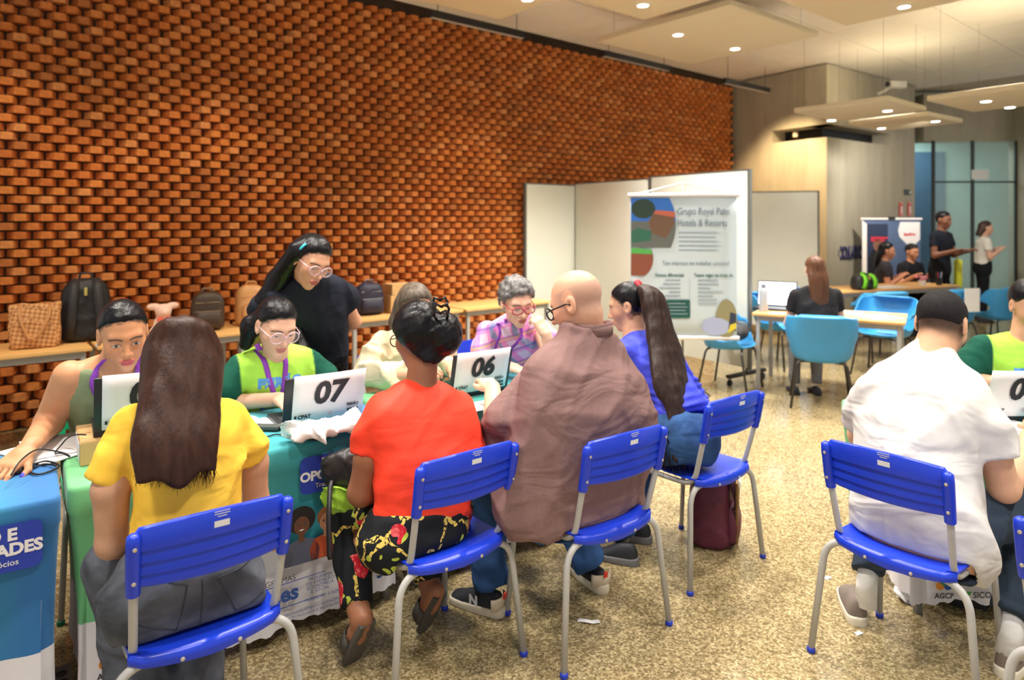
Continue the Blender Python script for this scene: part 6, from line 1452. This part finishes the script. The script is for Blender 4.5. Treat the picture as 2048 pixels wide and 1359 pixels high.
cable([(8, 950, .757), (50, 935, .757), (90, 922, .758), (118, 930, .758), (105, 940, .757), (75, 948, .757), (60, 940, .757), (85, 928, .758), (112, 930, .762)], 'black cable coiled beside the computer mouse', .0035)
cable([(505, 868, .757), (530, 873, .757), (555, 868, .757), (590, 876, .757), (640, 880, .757)], 'black cable lying in front of the 07 laptop')
def sheet(px, py, z, w_, h_, rz, label, m=None, group='loose paper sheets'):
    return tag(MB().box((0, 0, 0), (w_, h_, .003)).build('paper_sheet', m or paper, loc=onz(px, py, z), rz=rz), label, 'paper', group)
sheet(98, 900, .755, .21, .30, A_DESK+.5, 'white paper sheet lying across two covered desks'); sheet(110, 890, .760, .2, .28, A_DESK+.1, 'white paper sheet tucked beside the cardboard box')
sheet(522, 848, .755, .14, .16, A_DESK+.3, 'white paper sheet beside the 07 laptop'); sheet(955, 812, .755, .2, .14, A_DESK, 'white paper sheet lying before the person in brown polo'); sheet(2040, 858, .755, .21, .3, .3, 'white paper sheet under the arm of the white-shirted person')
tag(MB().box((0, 0, 0), (.05, .14, .016), bev=.005).build('handset', mat('handset_grey', (70, 76, 74), .5), loc=onz(528, 853, .7655), rz=A_DESK+.9), 'dark grey handset lying on white paper', 'handset')
m2 = solid(lambda P: smax(elp(P, (0, 0, 0), (.03, .05, .032)), -P[:, 2], .004), (-.04, -.06, -.005), (.04, .06, .04), .004, name='pointing_mouse')
tag(link('computer_mouse', m2, mat('mouse_white', (222, 222, 226), .4), None, onz(503, 846, .753), A_DESK+.4), 'white computer mouse beside the grey handset', 'mouse')
bagc = onz(652, 856, .80)
def pbag(P):
    q = (P-vec(bagc)) @ np.array([list(U), list(V), list(Z)], np.float32).T.T
    q = np.stack([(P-vec(bagc)) @ vec(U), (P-vec(bagc)) @ vec(V), P[:, 2]-bagc.z], 1)
    d = rbox(q, (0, 0, 0), (.15, .07, .024), .022); return folds(P, d, .013, 24, 5)
lo, hi = bbox([bagc], .22); tag(link('plastic_bag', solid(pbag, lo, hi, .007, name='plastic_bag'), mat('bag_white', (238, 238, 240), .35, bump=.3, bscale=30)), 'crumpled white plastic bag in front of the 07 laptop', 'bag')
# lap things of the person in red
c = at(688, 992, 2.62)
def gbag(P): return folds(P, elp(P, c, (.075, .06, .055)), .010, 30, 9)
lo, hi = bbox([c], .12); gm = mat('bag_green', (150, 196, 60), .3, bump=.5, bscale=25, var=.45, vscale=14); tag(link('grocery_bag', solid(gbag, lo, hi, .006, name='grocery_bag'), gm), 'small green and yellow plastic bag on flowered lap', 'bag')
hb = empty('handbag', at(688, 945, 2.63), 0, 'black handbag on the lap of the person in red', 'handbag'); c = at(690, 942, 2.63)
lo, hi = bbox([c], .2); wmesh('pouch', solid(lambda P: folds(P, elp(P, c, (.095, .05, .085)), .005, 25, 11), lo, hi, .008, name='pouch'), mat('leather_black', (30, 30, 34), .4, bump=.2), hb)
wmesh('strap', ribbon([at(672, 925, 2.66), at(660, 975, 2.56), at(657, 1040, 2.5), at(659, 1110, 2.47), at(661, 1118, 2.47)], (1, 0, 0), .018, .004).me('strap', True), MATS['leather_black'], hb)
# ------------------------------------------------------------------ bags on the wall tables
def wp(px, n, z=.746): k = (px-CX)/F; Y = n/(.766-.643*k); return Vector((k*Y, Y, z))
# tote
p = wp(70, 5.86); e = empty('tote_bag', p, A_WALL-.1, 'woven tan tote bag with leather handles', 'bag')
def weave():
    m = bpy.data.materials.new('woven_tan'); m.use_nodes = True; nt = m.node_tree; b = nt.nodes['Principled BSDF']; L = nt.links.new
    tc = nd(nt, 'ShaderNodeTexCoord'); mp_ = nd(nt, 'ShaderNodeMapping'); mp_.inputs['Rotation'].default_value = (0, .6, 0); L(tc.outputs['Object'], mp_.inputs[0])
    ck = nd(nt, 'ShaderNodeTexChecker', i_Scale=48.0); ck.inputs['Color1'].default_value = (*lin((214, 160, 104)), 1); ck.inputs['Color2'].default_value = (*lin((168, 112, 66)), 1)
    L(mp_.outputs[0], ck.inputs['Vector']); L(ck.outputs['Color'], b.inputs['Base Color']); bp = nd(nt, 'ShaderNodeBump', i_Strength=.4, i_Distance=.006); L(ck.outputs['Fac'], bp.inputs['Height']); L(bp.outputs[0], b.inputs['Normal']); b.inputs['Roughness'].default_value = .7; return m
T = Loft([((0, 0, 0), .14, .07, .07), ((0, 0, .08), .15, .075, .075), ((0, 0, .2), .152, .06, .06), ((0, 0, .305), .155, .035, .035)], (1, 0, 0), (0, 1, 0), 4.5, .012)
link('sack', solid(lambda P: folds(P, T(P), .004, 20, 3), (-.2, -.1, -.01), (.2, .1, .33), .008, name='sack'), weave(), e)
for y in (-.075, .05): MB().tube(arc([(-.09, y*.6, .29), (-.085, y-.02, .2), (-.03, y-.04, .06), (.03, y-.035, .1), (.085, y-.02, .22), (.09, y*.6, .29)], .05, 5) if y < 0 else arc([(-.09, .04, .29), (-.06, .07, .2), (.06, .07, .2), (.09, .04, .29)], .03), .009, 8).build('handle', mat('leather_tan', (196, 138, 84), .5), e, True)
def backpack(p, rz, w_, h_, d_, m, mtrim, label, pocket=True, straps=True):
    e = empty('backpack', p, rz, label, 'backpack')
    T = Loft([((0, 0, 0), w_*.44, d_*.4, d_*.4), ((0, 0, h_*.12), w_*.5, d_*.5, d_*.5), ((0, 0, h_*.55), w_*.5, d_*.46, d_*.46), ((0, 0, h_*.85), w_*.43, d_*.38, d_*.38), ((0, 0, h_), w_*.24, d_*.2, d_*.2)], (1, 0, 0), (0, 1, 0), 3.0, .03)
    link('pack', solid(lambda P: folds(P, T(P), .003, 22, int(h_*100)), (-w_*.6, -d_*.6, -.01), (w_*.6, d_*.6, h_+.02), .009, name='pack'), m, e)
    MB().tube(arc([(-.04, 0, h_*.97), (-.04, 0, h_*1.08), (.04, 0, h_*1.08), (.04, 0, h_*.97)], .03), .008, 8).build('grab_handle', mtrim, e, True)
    if straps:
        for s in (-1, 1): ribbon([Vector((s*w_*.2, -d_*.18, h_*.99)), Vector((s*w_*.22, -d_*.44, h_*.88)), Vector((s*w_*.25, -d_*.58, h_*.6)), Vector((s*w_*.27, -d_*.56, h_*.3)), Vector((s*w_*.3, -d_*.48, h_*.08))], (1, 0, 0), w_*.17, .02).build('strap', mtrim, e, True)
        MB().box((0, -d_*.47, h_*.8), (.02, .02, .06), bev=.004).build('zip_pull', mat('zip_gold', (206, 190, 110), .3, .5), e)
    if pocket:
        T2_ = Loft([((0, -d_*.42, h_*.06), w_*.38, .02, .04), ((0, -d_*.45, h_*.28), w_*.4, .02, .05), ((0, -d_*.42, h_*.5), w_*.36, .02, .035)], (1, 0, 0), (0, 1, 0), 3.5, .02)
        po_ = link('front_pocket', solid(T2_, (-w_*.5, -d_*.8, 0), (w_*.5, -d_*.2, h_*.6), .009, name='front_pocket'), m, e)
        for z in (.5, .72): MB().tube([(-w_*.36, -d_*.47-(.015 if z < .6 else -.012), h_*z), (w_*.36, -d_*.47-(.015 if z < .6 else -.012), h_*z)], .005, 6).build('zip', mtrim, e)
    return e
nyl = mat('nylon_black', (24, 24, 28), .55, bump=.2); nyl2 = mat('nylon_strap', (40, 40, 44), .6)
backpack(wp(172, 5.95), A_WALL-.15, .33, .46, .2, nyl, nyl2, 'large black backpack with padded straps on wall table', False)
backpack(wp(415, 5.9), A_WALL-.2, .26, .31, .16, mat('leather_dark_brown', (62, 48, 38), .5, bump=.15), mat('zip_brown', (126, 104, 78), .5), 'small dark brown backpack with front zips on wall table', True, False)
backpack(wp(738, 5.9), A_WALL-.1, .28, .3, .16, mat('nylon_navy', (36, 36, 56), .6, bump=.15), mat('zip_grey', (120, 112, 116), .5), 'navy bag on the wall table near cardboard boxes', True, False)
backpack(wp(502, 5.95), A_WALL, .26, .34, .16, mat('leather_camel', (206, 152, 96), .5, bump=.15), MATS['leather_tan'], 'camel leather bag behind the standing person', True, False)
p = wp(326, 5.95); e = empty('plush_toy', p, A_WALL, 'pale pink plush toy with a coral bow on wall table', 'toy')
pk = mat('plush_pink', (240, 206, 190), .95, bump=.5, bscale=180)
def plush(P):
    d = smin(elp(P, (0, 0, .07), (.07, .06, .075)), sph(P, (0, -.01, .17), .06), .02); d = smin(d, elp(P, (0, -.05, .165), (.03, .03, .025)), .01)
    for s in (-1, 1): d = smin(d, elp(P, (s*.07, 0, .21), (.05, .02, .028)), .015); d = smin(d, cap(P, (s*.05, -.02, .06), (s*.09, -.06, .03), .022, .02), .015)
    return d
link('figure', solid(plush, (-.14, -.1, -.01), (.14, .08, .26), .008, name='figure'), pk, e)
MB().box((-.03, -.05, .115), (.05, .02, .03), bev=.008).build('bow', mat('bow_coral', (232, 110, 92), .6), e); MB().box((.03, -.05, .115), (.05, .02, .03), bev=.008).build('bow', MATS['bow_coral'], e)
for (px, n, z, d, lab) in ((797, 5.92, .7405, (.3, .26, .17), 'wide cardboard box at bottom of the pair beside navy bag'), (798, 5.92, .9145, (.26, .22, .1), 'smaller cardboard box on top of the wide box')):
    e = empty('cardboard_box', wp(px, n, z), A_WALL-.05, lab, 'box', 'boxes on the wall table'); MB().box((0, 0, d[2]/2), d, bev=.003).build('carton', card, e)
    for y in (-1, 1): MB().box((0, y*d[1]*.25, d[2]+.0012), (d[0]*.99, d[1]*.49, .002)).build('flap', card, e)
    MB().box((0, -d[1]/2-.001, d[2]*.5), (d[0]*.3, .002, d[2]*.35)).build('address_label', paper, e)
# ------------------------------------------------------------------ things on the floor
b3 = backpack((1.02, 3.5, 0), A_DESK+.6, .3, .4, .22, mat('nylon_maroon', (92, 30, 56), .6, bump=.2), mat('nylon_plum', (60, 22, 42), .6), 'maroon backpack on the floor under a blue chair', True, True)
MB().box((.1, -.13, .27), (.06, .03, .04), bev=.012).build('white_patch', whm, b3); MB().box((-.06, -.13, .19), (.1, .012, .3), bev=.004).build('side_panel', mat('panel_bronze', (120, 86, 36), .6), b3)
tag(ribbon([onz(1156, 1239, .004), onz(1170, 1240, .010), onz(1185, 1243, .006), onz(1199, 1241, .004)], Vector((.15, 1, 0)), .022, .001).build('paper_scrap', paper), 'white paper strip lying on the terrazzo floor', 'paper')
for px, py, s, lab in ((1655, 1155, .02, 'tiny white paper scrap near the empty floor'), (1717, 1266, .018, 'tiny white paper scrap beside the taupe trainer')):
    tag(MB().prism([(-s, -s*.6), (s, -s*.4), (s*.8, s*.6), (-s*.7, s*.5)], 0, .002).build('paper_scrap', paper, loc=onz(px, py, .001), rz=.4), lab, 'paper')
c = onz(1812, 1180, .04)
lo, hi = bbox([c], .08); tag(link('crumpled_paper', solid(lambda P: folds(P, elp(P, c, (.036, .034, .034)), .008, 60, 4), lo, hi, .005, name='crumpled_paper'), paper), 'crumpled ball of white paper beside the white desk cover', 'paper')
p = dk(.104, 2.78); e = empty('power_strip', p, A_DESK+math.pi/2, 'grey power strip with glowing orange switch between two desks', 'power strip')
MB().box((0, 0, .025), (.26, .06, .045), bev=.006).build('casing', mat('strip_grey', (120, 118, 112), .5), e); MB().box((-.1, 0, .051), (.03, .02, .008), bev=.002).build('switch', mat('switch_orange', (240, 80, 30), .4, emit=((250, 80, 20), 2)), e)
for k in range(3): MB().lathe([(.018, 0), (.018, .003), (.014, .003), (.014, .001)], (-.04+k*.055, 0, .047), 16).build('socket', keym, e)
e = empty('tool_bag', (1.98, 2.95, 0), .2, 'dark cloth bag lying under the 04 desk', 'bag'); lo, hi = (-.25, -.15, 0), (.25, .15, .2)
link('sack', solid(lambda P: folds(P, elp(P, (0, 0, .06), (.2, .11, .09)), .012, 22, 6), lo, hi, .012, name='sack'), mat('sack_dark', (44, 44, 48), .8), e)
MB().tube(arc([(-.08, -.08, .12), (-.04, -.14, .16), (.05, -.15, .15), (.09, -.09, .12)], .03), .007, 8).build('handle', nyl2, e, True)
# ------------------------------------------------------------------ farther back: rollup banner and table things
bp_ = Vector((5.9, 10.62, 0)); e = empty('rollup_banner', bp_, -.12, 'dark blue roll-up banner with white pentagon badge and printed people', 'banner')
MB().box((0, 0, .04), (.9, .12, .08), bev=.01).build('base', mat('rollup_base', (150, 150, 152), .4, .4), e); MB().tube([(0, .03, .05), (0, .03, 1.67)], .012, 8).build('pole', blk, e)
MB().box((0, 0, .86), (.86, .004, 1.62)).build('sheet', mat('print_slate_blue', (82, 104, 142), .5, var=.1, vscale=4), e); MB().box((0, 0, 1.68), (.9, .03, .03), bev=.005).build('rail', mat('rod_white', (238, 236, 240), .35), e); MB().box((0, -.005, 1.69), (.1, .04, .04)).build('clasp', blk, e)
def pp(poly, m_, k=1, nm='print'): return stamp(nm, flat(poly), m_, e, Matrix.Translation((0, -.003-.0008*k, 0)) @ Matrix.Rotation(math.pi/2, 4, 'X'))
pp([(-.43, .1), (-.05, .1), (-.05, 1.6), (-.43, 1.6)], mat('print_navy_deep', (36, 50, 84), .5)); pp([(-.43, .1), (-.36, .1), (-.36, 1.6), (-.43, 1.66)], txw, 2)
pp([(.1, 1.5), (.13, 1.63), (.42, 1.63), (.42, 1.36), (.29, 1.22), (.12, 1.4)], txw, 2, 'badge')
stamp('lettering', text_me('fastfrio', .06, .003), mat('print_red', (206, 40, 60), .6), e, Matrix.Translation((.27, -.006, 1.42)) @ Matrix.Rotation(math.pi/2, 4, 'X'))
for z, w_ in ((1.37, .25), (1.33, .2)): pp([(-.3, z), (-.3+w_, z), (-.3+w_, z+.028), (-.3, z+.028)], MATS['print_red'], 3, 'printed_text_bar')
pp([(-.32, .5), (-.08, .5), (-.06, 1.05), (-.12, 1.2), (-.28, 1.2), (-.34, 1.05)], mat('print_suit', (22, 24, 34), .5), 2, 'printed_suit'); pp(ell(.07, .095, -.2, 1.27), mat('print_skin_umber', (120, 86, 74), .6), 3, 'printed_face')  # dark suit, face printed in one flat brown
def flatpaper(p, rz, label, w_=.21, h_=.3): return tag(MB().box((0, 0, 0), (w_, h_, .003)).build('paper_sheet', paper, loc=p, rz=rz), label, 'paper', 'loose paper sheets')
flatpaper(onz(1757, 633, .742), .2, 'white paper sheet at the free end of armchair table', .3, .3); flatpaper(onz(1690, 624, .742), .9, 'white paper sheet near the middle of armchair table')
flatpaper(onz(1775, 573, .742), .4, 'white paper sheet before the person in dark blazer', .5, .3)
bt = empty('water_bottle', onz(1527, 622, .742), 0, 'tall pale grey bottle standing beside the bright laptop', 'bottle'); MB().lathe([(.04, 0), (.042, .01), (.042, .2), (.03, .225), (.02, .235)], seg=18).build('flask', mat('bottle_grey', (168, 176, 186), .4), bt, sharp=40); MB().lathe([(.024, .23), (.024, .265), (.02, .27)], seg=16).build('cap', mat('bottle_cap', (120, 126, 136), .4), bt, sharp=40)
p = Vector((4.62, 8.98, .747)); backpack(p, .4, .34, .2, .2, nyl, mat('nylon_lime', (120, 210, 40), .6), 'black bag with lime straps standing on papers table', False, True)
p = Vector((5.72, 9.52, .742)); e = empty('flower_pot', p, 0, 'small pink blossom arrangement on the far table', 'flowers')
MB().lathe([(.04, 0), (.05, .07), (.045, .075)], seg=16).build('pot', whm, e, sharp=40); rq = random.Random(2); pkf = mat('petal_pink', (240, 150, 170), .7)
for k in range(7): MB().lathe([(.005, -.02), (.035, 0), (.03, .015), (.004, .02)], (rq.uniform(-.07, .07), rq.uniform(-.05, .05), .09+rq.uniform(0, .04)), 8).build('blossom', pkf, e, True)
e = empty('pen_cup', Vector((6.02, 9.62, .742)), 0, 'dark cup of pens on the far table', 'cup'); MB().lathe([(.035, 0), (.04, .1), (.036, .1), (.032, .01)], seg=16).build('cup', nyl, e)
for k in range(4): MB().tube([(.01*k-.015, 0, .03), (.03*k-.045, .01, .18)], .004, 6).build('pen', (keym, redm, txd, paper)[k], e)
c = Vector((2.13, 6.66, .55)); e = empty('black_bag', (2.13, 6.66, .45), 0, 'black cloth bag lying on the armchair beside banner', 'bag')
lo, hi = bbox([c], .26); wmesh('sack', solid(lambda P: folds(P, elp(P, c, (.17, .15, .09)), .01, 20, 8), lo, hi, .011, name='sack'), MATS['sack_dark'], e); wmesh('handle', MB().tube(arc([c+Vector((-.07, 0, .07)), c+Vector((-.05, 0, .14)), c+Vector((.05, 0, .14)), c+Vector((.07, 0, .07))], .03), .008, 8).me('handle', True), nyl2, e)
e = empty('shoulder_bag', at(1916, 540, 10.2), 0, 'yellow shoulder bag hanging beside the person in navy', 'bag'); MB().box((0, 0, -.05), (.1, .08, .42), bev=.03).build('pouch', mat('bag_yellow', (222, 226, 60), .6), e, sharp=40); MB().tube([(0, 0, .15), (-.08, 0, .3), (-.2, .0, .42)], .012, 6).build('strap', MATS['bag_yellow'], e, True)
e = empty('mobile_phone', (6.47, 9.72, 1.2), .3, 'dark mobile phone held by the standing person in navy', 'phone'); MB().box((0, 0, 0), (.08, .16, .01), bev=.003).build('casing', nyl, e); MB().box((0, 0, .0055), (.07, .145, .001)).build('screen', keym, e)
